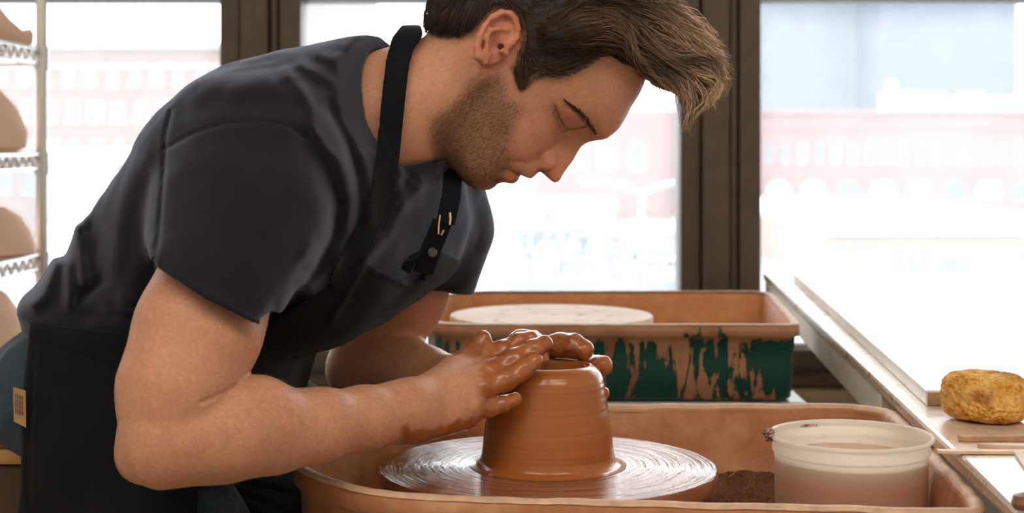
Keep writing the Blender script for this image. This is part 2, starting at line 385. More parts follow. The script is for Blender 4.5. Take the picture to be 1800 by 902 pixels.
def tree(px, D, top, sp, label, seed):
    x = ppx(px, D); r = empty('bare_tree', (x, D, GZ), label, 'tree', 'bare trees along the street')
    rr = random.Random(seed); q = MB(); h = pz(top, D)-GZ
    MB().tube([(x, D, GZ), (x+.1, D, GZ+h*.5)], [.3, .18], 7).build('trunk', TREEM, r)
    def br(p, d, L, w_, dep):
        e = p+d*L; q.tube([p, (p+e)/2+np.array([rr.uniform(-.1,.1)*L]*3), e], [w_, w_*.8, w_*.6], 5)
        if dep:
            for _ in range(3):
                nd = d+np.array([rr.uniform(-.8,.8), rr.uniform(-.6,.6), rr.uniform(-.2,.6)]); nd /= np.linalg.norm(nd); br(e, nd, L*.7, w_*.6, dep-1)
    for k in range(4):
        a = rr.uniform(0, 6.28); d = np.array([math.cos(a)*.5, math.sin(a)*.5, .8]); d /= np.linalg.norm(d)
        br(np.array([x, D, GZ+h*.45]), d, h*.22, .16, 3)
    q.build('branches', TREEM, r)
for i, (px, D, tp) in enumerate(((930,105,395),(985,112,400),(1015,103,410),(1075,105,410))):
    tree(px, D, tp, 1, ('leftmost','second','third','rightmost')[i]+' bare winter tree in the street seen below the face', i)
o = box_obj('low_wall', ppx(885,96), ppx(1190,96), 96, 96.6, GZ, pz(492,96), TOWER1, label='grey wall along the foot of the middle window view'); o['category'] = 'wall'
r = empty('roof_crane', (ppx(280,151), 154, pz(84,151)), 'thin mast with a crossbar on the roof of the left brick building', 'mast')
MB().box(ppx(293,151), ppx(295,151), 153.9, 154.1, pz(84,151), pz(38,151)).build('mast', STONE, r); MB().box(ppx(255,151), ppx(295,151), 153.9, 154.1, pz(48,151), pz(45,151)).build('crossbar', STONE, r)

# ------------------------------------------------------------------ wire shelving with bisque pots, left
RX0, RX1, RY0, RY1 = -1.44, -1.005, 2.25, 3.28
rack = empty('wire_shelving', ((RX0+RX1)/2, (RY0+RY1)/2, 0), 'chrome wire shelving rack with pots by the left window', 'shelving')
lv = [-.0, .0]
levels = [pz(88,3.28), pz(272,3.28), pz(447,3.28), pz(447,3.28)-.225, .12]
for x in (RX0, RX1):
    for y in (RY0, RY1):
        q = MB(); q.tube([(x, y, 0), (x, y, 1.9)], .0125, 16)
        q.build('post', STEEL, rack, True)
for lz in levels:
    q = MB()
    for (a, b) in (((RX0,RY0),(RX1,RY0)), ((RX0,RY1),(RX1,RY1)), ((RX0,RY0),(RX0,RY1)), ((RX1,RY0),(RX1,RY1))):
        a = np.array(a); b = np.array(b); L = np.linalg.norm(b-a)
        for dz in (0, -.030): q.tube([(*a, lz+dz), (*b, lz+dz)], .0042, 8)
        n = int(L/.024); pts = [(*(a+(b-a)*k/n), lz-(.002 if k % 2 else .028)) for k in range(n+1)]
        q.tube(pts, .0035, 6)
    sh = q.build('shelf', STEEL, rack, True)
    w_ = MB()
    for k in range(1, 38):
        y = RY0+(RY1-RY0)*k/38; w_.tube([(RX0, y, lz+.004), (RX1, y, lz+.004)], .002, 5)
    w_.build('shelf_wires', STEEL, sh, True)
    c = MB()
    for x in (RX0, RX1):
        for y in (RY0, RY1): MB().tube([(x, y, lz-.042), (x, y, lz+.006)], .0160, 14).build('collar', STEEL, sh, True)

def bisque(cx, cy, z, prof, label, cat='pot', name='bisque_pot'):
    r = empty(name, (cx, cy, z), label, cat, 'bisque fired pots on the wire shelving')
    MB().lathe(prof, (cx, cy, z), 48).build('body', TERRA, r, True); return r
shz = [l+.0062 for l in levels]
jug = [(.03,0),(.055,.005),(.085,.05),(.095,.10),(.085,.15),(.05,.19),(.03,.21),(.034,.24),(.030,.24),(.026,.21)]
bowlu = [(.10,0),(.105,.004),(.10,.03),(.085,.07),(.06,.10),(.03,.115),(.0,.118)]
r = empty('bisque_funnel', (-1.10, 3.10, shz[0]), 'orange bisque bottle lying on the top shelf pointing right', 'pot', 'bisque fired pots on the wire shelving')
pts = [(-1.24,2.96,shz[0]+.078),(-1.18,3.03,shz[0]+.078),(-1.13,3.09,shz[0]+.072),(-1.09,3.14,shz[0]+.052),(-1.055,3.18,shz[0]+.030),(-1.028,3.215,shz[0]+.018),(-1.015,3.23,shz[0]+.018)]
MB().tube(pts, [.035,.075,.072,.052,.028,.014,.018], 28).build('body', TERRA, r, True)
bisque(-1.118, 3.165, shz[1], [(.09,0),(.112,.01),(.115,.04),(.095,.09),(.06,.13),(.035,.16),(.03,.19),(.026,.19),(.0,.15)], 'tall orange bisque bottle on the second shelf')
bisque(-1.088, 3.175, shz[2], [(.085,0),(.098,.004),(.098,.02),(.088,.05),(.068,.08),(.04,.098),(.0,.105)], 'domed orange bisque bowl upside down on the third shelf')
bisque(-1.125, 3.00, shz[2], [(.05,0),(.062,.005),(.06,.03),(.045,.055),(.02,.065),(0,.066)], 'small orange bisque cup nearer on the third shelf')
bisque(-1.125, 3.15, shz[3], [(.09,0),(.115,.01),(.125,.05),(.115,.10),(.085,.145),(.05,.165),(.0,.17)], 'round orange bisque jar on the lowest shelf in view, behind the hip of the potter')

# ------------------------------------------------------------------ pans
def smooth_closed(pts, n=160):
    p = np.array(pts, float); m = len(p); out = []
    seg = np.linalg.norm(np.roll(p, -1, 0)-p, axis=1); tot = seg.sum()
    for i in range(m):
        p0, p1, p2, p3 = p[(i-1) % m], p[i], p[(i+1) % m], p[(i+2) % m]; k = max(1, int(round(n*seg[i]/tot)))
        # centripetal-ish catmull with clamped tangents
        d = seg[i]; t1 = (p2-p0)/(np.linalg.norm(p2-p1)+np.linalg.norm(p1-p0))*d; t2 = (p3-p1)/(np.linalg.norm(p3-p2)+np.linalg.norm(p2-p1))*d
        for j in range(k):
            t = j/k; out.append((2*t**3-3*t**2+1)*p1+(t**3-2*t**2+t)*t1+(-2*t**3+3*t**2)*p2+(t**3-t**2)*t2)
    return np.array(out)
def rings(outline, spec, wob=0, seed=0):
    o = outline; tn = np.roll(o, -1, 0)-np.roll(o, 1, 0); tn /= np.linalg.norm(tn, axis=1)[:, None]
    nr = np.stack([tn[:, 1], -tn[:, 0]], 1)
    ar = np.sum(o[:, 0]*np.roll(o[:, 1], -1)-np.roll(o[:, 0], -1)*o[:, 1])
    if ar < 0: nr = -nr
    vs = []
    for (off, z) in spec:
        q = o+nr*off
        zz = np.full(len(o), z)
        if wob:
            w_ = np.array([mnoise.noise(Vector((a[0]*25+seed, a[1]*25, z*10))) + .6*mnoise.noise(Vector((a[0]*80+seed, a[1]*80, z*40))) for a in q])
            zz = zz+w_*wob; q = q+nr*(w_*wob)[:, None]
        vs.append(np.column_stack([q, zz]))
    return vs, ar > 0
def ring_mesh(vs, ccw, cap_first=False, cap_last=True):
    n = len(vs[0]); v = np.concatenate(vs); f = []
    for i in range(len(vs)-1):
        for k in range(n):
            k2 = (k+1) % n; q = (i*n+k, i*n+k2, (i+1)*n+k2, (i+1)*n+k); f.append(q if ccw else q[::-1])
    if cap_first: f.append(tuple(range(n-1, -1, -1)))
    if cap_last: f.append(tuple((len(vs)-1)*n+k for k in range(n)))
    return v, f
zr = CZ-.322
out = smooth_closed([(-.224,1.62),(-.2147,1.54),(-.175,1.471),(-.118,1.418),(-.05,1.398),(.09,1.382),(.232,1.366),(.370,1.350),(.408,1.352),(.421,1.375),(.430,1.45),(.448,1.65),(.460,1.80),(.458,1.86),(.432,1.893),(.39,1.902),(.25,1.902),(.10,1.900),(-.02,1.878),(-.12,1.82),(-.19,1.73)], 260)
FLOORZ = zr-.135
pan = empty('splash_pan', (.12, 1.63, .50), 'clay caked splash pan around the spinning wheel in the foreground', 'pan')
sp_out = [(-.012, zr-.006), (-.009, zr-.001), (-.004, zr+.001), (.0, zr), (.002, zr-.004), (.002, zr-.020), (-.003, zr-.023), (-.006, zr-.026), (-.010, zr-.08), (-.016, FLOORZ-.006), (-.03, FLOORZ-.010)]
vs, cc = rings(out, sp_out, .0012, 3); v, f = ring_mesh(vs, cc); mesh_obj('outer_wall', v, f, PAN_CLAY, pan)
sp_in = [(-.0115, zr-.005), (-.016, zr-.02), (-.018, zr-.05), (-.020, zr-.09), (-.024, zr-.12), (-.035, FLOORZ+.004), (-.06, FLOORZ)]
vs, cc = rings(out, sp_in, .0022, 9); v, f = ring_mesh(vs, cc); 
inw = mesh_obj('inner_wall', v, f, PAN_CLAY, pan)
# lumpy sludge lying on the pan floor, thicker by the walls
vs, cc = rings(out, [(-.019, zr-.075), (-.028, zr-.095), (-.045, zr-.108), (-.07, zr-.115), (-.10, zr-.120), (-.13, zr-.124)], .007, 21); v, f = ring_mesh(vs, cc); mesh_obj('clay_sludge', v, f, PAN_SLUDGE, pan)

RIMM = simple('lit_pan_rim', (.66,.42,.27), .6, .2, 50)  # paler colour paints the light caught along the pan rim
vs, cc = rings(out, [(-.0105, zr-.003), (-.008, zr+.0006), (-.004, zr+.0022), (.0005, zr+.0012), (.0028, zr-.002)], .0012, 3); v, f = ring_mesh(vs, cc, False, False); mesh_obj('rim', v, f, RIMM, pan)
zg = CZ-.265
gout = smooth_closed([(-.125,2.40),(-.12,2.31),(-.085,2.275),(-.02,2.268),(.15,2.266),(.33,2.264),(.405,2.263),(.421,2.275),(.428,2.31),(.452,2.60),(.462,2.74),(.455,2.775),(.42,2.787),(.25,2.788),(.05,2.787),(-.06,2.78),(-.12,2.72),(-.145,2.6),(-.142,2.5)], 220)
gp = empty('splash_pan', (.15, 2.5, .56), 'dark green splash pan spattered with clay on the second wheel', 'pan')
gb = CZ-.38
vs, cc = rings(gout, [(-.010, zg-.004), (-.006, zg), (-.001, zg), (.003, zg-.004), (.003, zg-.018), (-.004, zg-.020), (-.006, zg-.06), (-.010, gb+.006), (-.02, gb)], .0006, 4)
v, f = ring_mesh(vs, cc); go = mesh_obj('outer_wall', v, f, PAN_GREEN, gp)
vs, cc = rings(gout, [(-.0095, zg-.004), (-.014, zg-.02), (-.017, zg-.07), (-.022, gb+.012), (-.035, gb+.006)], .0008, 5)
v, f = ring_mesh(vs, cc); mesh_obj('inner_wall', v, f, PAN_ORANGE, gp)
vs, cc = rings(gout, [(-.010, zg+.0002), (-.006, zg+.0012), (-.001, zg+.0008), (.002, zg-.001)], .0006, 6)
v, f = ring_mesh(vs, cc, False, False); mesh_obj('rim', v, f, simple('dusty_rim', (.60,.38,.24), .6, .15, 40), gp)

def wheel_body(x0, x1, y0, y1, ztop, cx, cy, head_r, head_z, name_label, head_label, head_mat, rotc, hub=True):
    b = empty('pottery_wheel', ((x0+x1)/2, (y0+y1)/2, 0), name_label, 'pottery wheel')
    MB().box(x0, x1, y0, y1, ztop-.03, ztop, .006).build('table_top', GREYW, b)
    MB().box(x0+.05, x1-.05, y0+.05, y1-.05, ztop-.22, ztop-.03, .01).build('motor_housing', STEELD, b)
    for x in (x0+.04, x1-.04):
        for y in (y0+.04, y1-.04): MB().tube([(x, y, 0), (x, y, ztop-.03)], .018, 14).build('leg', STEELD, b, True)
    MB().tube([(cx, cy, ztop), (cx, cy, head_z-.015)], .022, 20).build('shaft', STEELD, b, True)
    h = MB().lathe([(0,-.018),(head_r-.004,-.018),(head_r,-.015),(head_r,-.002),(head_r-.0015,0),(head_r*.8,.0004),(head_r*.5,.0008),(.0,.0008)], (0, 0, 0), 160)
    ho = h.build('wheel_head', head_mat, None, True); ho.location = (cx, cy, head_z); attach(ho, b)
    return b
wheel_body(-.17, .40, 1.41, 1.86, FLOORZ-.012, .038, 1.63, .179, .60, 'pottery wheel the man is throwing on, its head shiny with slip', '', WHEEL, 0)
m = M('dusty_wheel_head', (.66,.46,.33), .75); n1 = m.noise(9, 5); n2 = m.noise(30, 4)
m.col(m.mix(m.ramp(n2, [(.6,(0,0,0)),(.66,(1,1,1))]), m.ramp(n1, [(.35,(.70,.52,.40)),(.65,(.80,.66,.56))]), (.50,.24,.12))); m.bump(n2, .4, .003)
wheel_body(-.13, .44, 2.28, 2.77, gb-.002, .064, 2.50, .165, CZ-.276, 'second pottery wheel with a dry dusty head under the window', '', m.m, 0)

# ------------------------------------------------------------------ the pot being thrown
pot = empty('clay_pot', (.038, 1.63, .6008), 'wet brown clay pot being thrown on the spinning wheel', 'pot')
prof = [(0,.012),(.03,.013),(.036,.022),(.0385,.05),(.0385,.08),(.0395,.098),(.0405,.1035),(.0425,.1060),(.0445,.1068),(.0465,.1062),(.050,.1045),(.054,.1010),(.0575,.0955),(.0597,.0885),(.0612,.080),(.0630,.068),(.0655,.052),(.0675,.036),(.0692,.020),(.0705,.010),(.0728,.0045),(.0770,.0016),(.083,.0004)]
pp = []
for i in range(len(prof)-1):
    for k in range(6):
        t = k/6; pp.append((prof[i][0]*(1-t)+prof[i+1][0]*t, prof[i][1]*(1-t)+prof[i+1][1]*t))
pp.append(prof[-1]); pa = np.array(pp)
for _ in range(3):
    pa[1:-1] = pa[:-2]*.25+pa[1:-1]*.5+pa[2:]*.25
pr = [(r+.00008*math.sin(z*900)*(r > .05)+.00006*math.sin(z*2100+1)*(r > .05)-.0004*math.exp(-((z-.0175)/.0007)**2)*(r > .05)-.0004*math.exp(-((z-.060)/.0006)**2)*(r > .05)-.0002*math.exp(-((z-.0885)/.0006)**2)*(r > .05), z) for r, z in pa]
q = MB().lathe(pr, (0, 0, 0), 180).build('body', WET_POT, None, True); q.location = (.038, 1.63, .6008); attach(q, pot)

# ------------------------------------------------------------------ bucket of slip water
m = M('milky_plastic', (.90,.84,.76), .35, Subsurface_Weight=.5, Subsurface_Radius=(.02,.015,.01), Transmission_Weight=.0)
sp = m.n('ShaderNodeSeparateXYZ'); tcc = m.n('ShaderNodeTexCoord'); m.l(tcc.outputs['Object'], sp.inputs[0])
zn = m.math('ADD', sp.outputs[2], m.math('MULTIPLY', m.noise(30, 3), .006))
stain = m.ramp(m.math('MULTIPLY', zn, 5.0), [(.62,(.90,.64,.46)),(.71,(.95,.90,.82))])
m.col(m.mix(m.ramp(m.noise(45,5,.7,(1,1,.4)), [(.62,(0,0,0)),(.70,(.6,.6,.6))]), stain, (.78,.52,.34)))
tlu = m.n('ShaderNodeBsdfTranslucent'); m.l(m.b.inputs['Base Color'].links[0].from_socket, tlu.inputs[0]); mx_ = m.n('ShaderNodeMixShader', i_Fac=.6)
m.l(m.b.outputs[0], mx_.inputs[1]); m.l(tlu.outputs[0], mx_.inputs[2]); m.l(mx_.outputs[0], m.t.nodes['Material Output'].inputs[0])
BUCK = m.m
BC = (.341, 1.547); bz0 = FLOORZ+.003; bh = (CZ-.2905)-bz0
bk = empty('plastic_bucket', (*BC, bz0), 'translucent white plastic tub of slip water standing in the splash pan', 'bucket')
R0 = .0815
bp = [(.0,0),(.072,0),(.074,.003),(R0-.0055,bh-.019),(R0-.0035,bh-.017),(R0-.004,bh-.006),(R0-.001,bh-.005),(R0+.0008,bh-.003),(R0+.0008,bh-.001),(R0-.0005,bh),(R0-.003,bh-.001),(R0-.0052,bh-.008),(R0-.0050,bh-.014),(R0-.0075,bh-.022),(.0725,.004),(0,.003)]
q = MB().lathe(bp, (0, 0, 0), 120).build('tub', BUCK, None, True); q.location = (*BC, bz0); attach(q, bk)
bw = M('slip_water', (.60,.33,.19), .08, Coat_Weight=.3).m
wz = bz0+bh-.024
MB().lathe([(0,-.09),(.070,-.09),(R0-.0066,0),(0,0)], (*BC, wz), 96).build('slip_water', bw, bk, True)
SMEAR = M('wet_clay_smear', (.20,.07,.035), .15, Coat_Weight=.6).m
q = MB(); rr = random.Random(3)
for k in range(26):
    a = PI-.02+rr.uniform(-.16,.20); rad_ = R0+rr.uniform(-.003,.004); p = np.array([BC[0]+rad_*math.cos(a), BC[1]+rad_*math.sin(a), bz0+bh+rr.uniform(-.005,.003)])
    q.tube([p+np.array([-.003,0,0]), p, p+np.array([.002,-.001,.001])], [.0008,.0026,.0008], 8)
q.build('clay_smear', SMEAR, bk, True)
q = MB()
for k in range(10):
    a = PI*.62+rr.uniform(-.12,.12); q.tube([(BC[0]+(R0-.004)*math.cos(a), BC[1]+(R0-.004)*math.sin(a), bz0+bh-.004), (BC[0]+(R0-.0052)*math.cos(a), BC[1]+(R0-.0052)*math.sin(a), bz0+bh-.006)], [.0012,.0012], 6)
q.build('clay_drip', SMEAR, bk, True)
WIRE = M('thin_wire', (.55,.42,.28), .4, Metallic=.5).m
o = MB().tube([P(1282,838,1.60)]+[P(*p, 1.60-.0007*i) for i, p in enumerate([(1300,824),(1320,812),(1345,804),(1362,800)])], .0004, 6).build('bristle_hair', WIRE)
tag(o, 'single fine curved bristle sticking out left of the plastic tub', 'bristle')

# ------------------------------------------------------------------ work table on the right
TZ = CZ-.300
m = M('worn_white_worktop', (.7,.62,.52), .28, Coat_Weight=.2)
n1 = m.noise(6, 5); n2 = m.noise(160, 3, .7); n3 = m.noise(20, 4)
sp = m.n('ShaderNodeSeparateXYZ'); tcc = m.n('ShaderNodeTexCoord'); m.l(tcc.outputs['Object'], sp.inputs[0])
ex = m.math('SUBTRACT', m.math('SUBTRACT', sp.outputs[0], m.math('MULTIPLY', sp.outputs[1], .0749)), .3204)   # metres in from the left edge
edge = m.ramp(m.math('ADD', m.math('MULTIPLY', ex, 12.0), m.math('MULTIPLY', n2, .8)), [(.38,(.40,.25,.13)),(.62,(.74,.66,.55))])
m.col(m.mix(m.ramp(n1, [(.45,(0,0,0)),(.62,(.8,.8,.8))]), edge, (.66,.47,.31))); m.bump(n2, .15, .001)
m.rough(m.ramp(n3, [(.3,(.22,)*3),(.7,(.42,)*3)]))
TOPM = m.m
tb = empty('work_table', (.95, 2.3, 0), 'long cream topped work table running along the right to the window', 'table')
xe = lambda y: .3204+.0749*y
def slab(x_off, y0, y1, z0, z1, xr=1.75):
    v = [(xe(y0)+x_off, y0, z0), (xr, y0, z0), (xr, y1, z0), (xe(y1)+x_off, y1, z0)]; v += [(a, b, z1) for a, b, _ in v]
    return v, [(0,3,2,1),(4,5,6,7),(0,1,5,4),(1,2,6,5),(2,3,7,6),(3,0,4,7)]
q = MB(); q.add(*slab(0, .95, 3.62, TZ-.018, TZ)); q.build('table_top', TOPM, tb, bevel=.005)
APR = simple('cream_painted_apron', (.62,.54,.42), .6, .12, 15)
q = MB(); q.add(*slab(.003, 1.95, 3.60, TZ-.060, TZ-.018, 1.7)); q.build('apron', APR, tb)
for x, y in ((.82,3.4),(.82,2.2),(1.65,3.4),(1.65,1.1),(.82,1.1)): MB().box(x-.03, x+.03, y-.03, y+.03, 0, TZ-.018 if y < 2 else TZ-.06, .004).build('leg', APR, tb)
BOARD = M('plywood_board', (.78,.66,.52), .35, Coat_Weight=.15); n1 = BOARD.noise(3, 5, .6, (1,6,1)); n2 = BOARD.noise(12, 4)
BOARD.col(BOARD.mix(BOARD.ramp(n2, [(.55,(0,0,0)),(.75,(.7,.7,.7))]), BOARD.ramp(n1, [(.3,(.74,.64,.52)),(.7,(.82,.74,.64))]), (.70,.48,.32)))
bd = empty('plywood_board', (.95, 2.5, TZ), 'large pale plywood board lying flat on the work table', 'board')
v = [(.476,1.765,TZ),(1.70,1.79,TZ),(1.70,3.40,TZ),(.620,3.38,TZ)]; v += [(a, b, TZ+.018) for a, b, _ in v]
MB().add(v, [(0,3,2,1),(4,5,6,7),(0,1,5,4),(1,2,6,5),(2,3,7,6),(3,0,4,7)]).build('panel', BOARD.m, bd, bevel=.0015)
RAW = simple('raw_board_edge', (.36,.23,.13), .8, .35, 90)
MB().box(.478, 1.695, 1.7635, 1.768, TZ+.001, TZ+.0155).build('end_grain', RAW, bd)
# sponge
spg = M('natural_sponge', (.62,.33,.06), .95); n1 = spg.noise(14, 4); n2 = spg.noise(55, 5, .7)
c_ = spg.ramp(n2, [(.3,(.36,.12,.02)),(.46,(.78,.38,.07)),(.66,(.95,.62,.22))])
spg.col(spg.mix(spg.ramp(n1, [(.56,(0,0,0)),(.68,(.8,.8,.8))]), c_, (.36,.13,.045))); spg.bump(n2, 1, .006)
def sponge_mesh(c, a, b, h):
    nu, nv = 260, 130; V = []
    for j in range(nv+1):
        t = PI*j/nv; ct, st = math.cos(t), math.sin(t)
        zz = np.sign(ct)*abs(ct)**.62; rr_ = abs(st)**.5
        for i in range(nu):
            u = 2*PI*i/nu; p = Vector((math.cos(u)*rr_*a, math.sin(u)*rr_*b, zz*h/2))
            k = 1+.07*mnoise.noise(p*28)+.045*mnoise.noise(p*75+Vector((3,1,2)))
            cell = mnoise.voronoi(p*230)[0][0]; k -= .075*max(0, 1-cell*1.9); k += .02*mnoise.noise(p*300)
            q = p*k
            if q.z > 0: q.z -= .004*(1-rr_)
            V.append((c[0]+q.x, c[1]+q.y, max(c[2]+h/2+q.z, c[2]+.0005)))
    Fq = [(j*nu+i, (j+1)*nu+i, (j+1)*nu+(i+1) % nu, j*nu+(i+1) % nu) for j in range(nv) for i in range(nu)]
    return V, Fq
v, f = sponge_mesh((.517, 1.675, TZ), .047, .046, .054)
o = mesh_obj('sponge', v, f, spg.m); tag(o, 'round yellow brown natural sponge on the work table beside the board', 'sponge')
WOODT = simple('tool_wood', (.50,.28,.14), .45, .2, 40); WOODP = simple('pale_tool_wood', (.66,.46,.30), .45, .15, 40)
def ribtool(name, pts, ws, th, mat, label, cat, z):
    v = []; f = []; n = len(pts)
    for (x, y), w_ in zip(pts, ws):
        v += [(x, y-w_, z), (x, y+w_, z), (x, y+w_*.8, z+th), (x, y-w_*.8, z+th)]
    for i in range(n-1):
        for k in range(4): f.append((i*4+k, (i+1)*4+k, (i+1)*4+(k+1) % 4, i*4+(k+1) % 4))
    f += [(3,2,1,0), tuple((n-1)*4+k for k in range(4))]
    o = mesh_obj(name, v, f, mat, None, False); b = o.modifiers.new('bevel', 'BEVEL'); b.width = .001; b.segments = 2
    return tag(o, label, cat)
def onT(px, py, z=0): D = (.300-z)*F/(py-HY); return ((px-900)/F*D, D)
a = onT(1684,776); ribtool('wooden_modelling_tool', [a, (a[0]+.006,a[1]), (a[0]+.02,a[1]-.001), (a[0]+.035,a[1]), (a[0]+.06,a[1]+.001), (a[0]+.16,a[1]+.004)], [.0015,.004,.0035,.003,.004,.004], .006, WOODT, 'brown wooden modelling tool nearest the sponge', 'tool', TZ)
a = onT(1718,787); ribtool('clay_knife', [a, (a[0]+.01,a[1]-.001), (a[0]+.03,a[1]-.004), (a[0]+.06,a[1]-.006), (a[0]+.15,a[1]-.007)], [.0005,.004,.008,.009,.008], .004, WOODP, 'pale leaf shaped clay knife between the two straight sticks', 'tool', TZ)
a = onT(1645,797, .0); ribtool('wooden_stick', [a, (a[0]+.01,a[1]-.001), (a[0]+.08,a[1]-.003), (a[0]+.22,a[1]-.010)], [.006,.0075,.0075,.0075], .003, WOODP, 'flat pale wooden stick whose end sticks out over the table edge', 'tool', TZ+.0005)
# white tile board in the near right corner
tp = [onT(1697,812), onT(1790,905), onT(2100,905), onT(2100,812)]
v = [(x, y, TZ+.0002) for x, y in tp]; v += [(x, y, TZ+.0035) for x, y in tp]
o = mesh_obj('white_board', v, [(0,3,2,1),(4,5,6,7),(0,1,5,4),(1,2,6,5),(2,3,7,6),(3,0,4,7)], M('white_laminate', (.86,.84,.82), .25).m, None, False); tag(o, 'thin white laminate board in the near corner of the work table', 'board')
pv = [onT(1782,806), onT(1797,806), onT(1830,850), onT(1812,850)]
v = [(x, y, TZ+.0045) for x, y in pv]; v += [(x, y, TZ+.007) for x, y in pv]
o = mesh_obj('wooden_strip', v, [(0,1,2,3),(7,6,5,4),(4,5,1,0),(5,6,2,1),(6,7,3,2),(7,4,0,3)], simple('pink_wood', (.62,.42,.32), .5, .1, 30), None, False); tag(o, 'pinkish wooden strip lying across the white laminate board', 'strip')
kx, ky = onT(1800,905); o = MB().lathe([(0,0),(.008,.001),(.0105,.006),(.0085,.0125),(0,.015)], (kx, ky, TZ+.0036), 24).build('clay_ball', simple('dark_knob', (.25,.11,.05), .4, .2, 60), None, True); tag(o, 'small round brown clay ball in the lower right corner', 'ball')
# ================================================================== signed-distance modelling for the figure
f32 = np.float32
def mesh_sdf(fn, lo, hi, h, cull=.45, B=14):
    lo = np.array(lo, f32); n = np.ceil((np.array(hi)-lo)/h/B).astype(int)*B+1
    Dm = np.ones(n, f32)
    nb = (n-1)//B
    g = np.stack(np.meshgrid(*[np.arange(k) for k in nb], indexing='ij'), -1).reshape(-1, 3)
    cen = lo+(g*B+B/2)*h
    fc = fn(cen.astype(f32))
    act = np.abs(fc)*cull < B*h*.5*1.74
    for q in g[(fc < 0) & ~act]: Dm[q[0]*B:q[0]*B+B+1, q[1]*B:q[1]*B+B+1, q[2]*B:q[2]*B+B+1] = -1
    loc = np.stack(np.meshgrid(*[np.arange(B+1)]*3, indexing='ij'), -1).reshape(-1, 3)
    ga = g[act]; CH = 160
    for i in range(0, len(ga), CH):
        q = ga[i:i+CH]; idx = q[:, None, :]*B+loc[None]
        p = (lo+idx.reshape(-1, 3)*h).astype(f32); d = fn(p).reshape(len(q), B+1, B+1, B+1)
        for k in range(len(q)):
            a = q[k]*B; Dm[a[0]:a[0]+B+1, a[1]:a[1]+B+1, a[2]:a[2]+B+1] = d[k]
    S = Dm < 0
    c = np.zeros(np.array(S.shape)-1, np.uint8)
    for dx in (0, 1):
        for dy in (0, 1):
            for dz in (0, 1):
                c += S[dx:S.shape[0]-1+dx, dy:S.shape[1]-1+dy, dz:S.shape[2]-1+dz]
    cells = np.argwhere((c > 0) & (c < 8)); cid = np.full(c.shape, -1, np.int32); cid[tuple(cells.T)] = np.arange(len(cells))
    acc = np.zeros((len(cells), 3), f32); cnt = np.zeros(len(cells), f32)
    cr = [np.array([dx, dy, dz]) for dx in (0, 1) for dy in (0, 1) for dz in (0, 1)]
    for a in range(8):
        for ax in range(3):
            if cr[a][ax]: continue
            b = cr[a].copy(); b[ax] = 1
            da = Dm[tuple((cells+cr[a]).T)]; db = Dm[tuple((cells+b).T)]
            m_ = (da < 0) != (db < 0); t = np.where(m_, da/np.where(m_, da-db, 1), 0)
            pt = cr[a]+t[:, None]*(b-cr[a]); acc += pt*m_[:, None]; cnt += m_
    V = lo+(cells+acc/cnt[:, None])*h
    Q = []
    for ax in range(3):
        o1, o2 = [(1, 2), (2, 0), (0, 1)][ax]
        sa = [slice(None)]*3; sb = [slice(None)]*3; sa[ax] = slice(0, -1); sb[ax] = slice(1, None)
        e = S[tuple(sa)] != S[tuple(sb)]; E_ = np.argwhere(e)
        E_ = E_[(E_[:, o1] > 0) & (E_[:, o2] > 0) & (E_[:, o1] < S.shape[o1]-1) & (E_[:, o2] < S.shape[o2]-1)]
        u1 = np.zeros(3, int); u1[o1] = 1; u2 = np.zeros(3, int); u2[o2] = 1
        q = np.stack([cid[tuple((E_-u1-u2).T)], cid[tuple((E_-u2).T)], cid[tuple(E_.T)], cid[tuple((E_-u1).T)]], 1)
        neg = S[tuple(E_.T)]; q[~neg] = q[~neg][:, ::-1]; Q.append(q)
    Q = np.concatenate(Q); Q = Q[(Q >= 0).all(1)]
    return V.astype(f32), Q
def smin(a, b, k):
    h = np.clip(k-np.abs(a-b), 0, None)/k; return np.minimum(a, b)-h*h*k*.25
def smax(a, b, k): return -smin(-a, -b, k)
def rcone(p, a, b, ra, rb):
    a = np.asarray(a, f32); b = np.asarray(b, f32); ba = b-a; pa = p-a
    t = np.clip(pa@ba/(ba@ba), 0, 1); return np.sqrt(((pa-t[:, None]*ba)**2).sum(1))-(ra+t*(rb-ra)).astype(f32)
def chain(p, pts, k=.004):               # pts: (px, py, D, r)
    d = None; W_ = [P(*q[:3]) for q in pts]
    for i in range(len(pts)-1):
        e = rcone(p, W_[i], W_[i+1], pts[i][3], pts[i+1][3]); d = e if d is None else smin(d, e, k)
    return d
def ell(p, c, ax, rad):                   # ax: 3 unit rows
    q = (p-np.asarray(c, f32))@np.asarray(ax, f32).T; q1 = q/np.asarray(rad, f32); k0 = np.sqrt((q1**2).sum(1)); k1 = np.sqrt(((q1/np.asarray(rad, f32))**2).sum(1))+1e-9
    return k0*(k0-1)/k1
class Lattice:                            # 2-D table over (X, Z) with bilinear lookup
    def __init__(s, x0, x1, z0, z1, st, fn):
        s.x0, s.z0, s.st = x0, z0, st; s.nx = int((x1-x0)/st)+2; s.nz = int((z1-z0)/st)+2
        xs = x0+np.arange(s.nx)*st; zs = z0+np.arange(s.nz)*st; A, Bq = np.meshgrid(xs, zs, indexing='ij')
        s.t = fn(A.ravel(), Bq.ravel()).reshape(s.nx, s.nz).astype(f32)
    def __call__(s, x, z):
        u = np.clip((x-s.x0)/s.st, 0, s.nx-1.001); v = np.clip((z-s.z0)/s.st, 0, s.nz-1.001); i = u.astype(np.int32); j = v.astype(np.int32); a = u-i; b = v-j
        return s.t[i, j]*(1-a)*(1-b)+s.t[i+1, j]*a*(1-b)+s.t[i, j+1]*(1-a)*b+s.t[i+1, j+1]*a*b
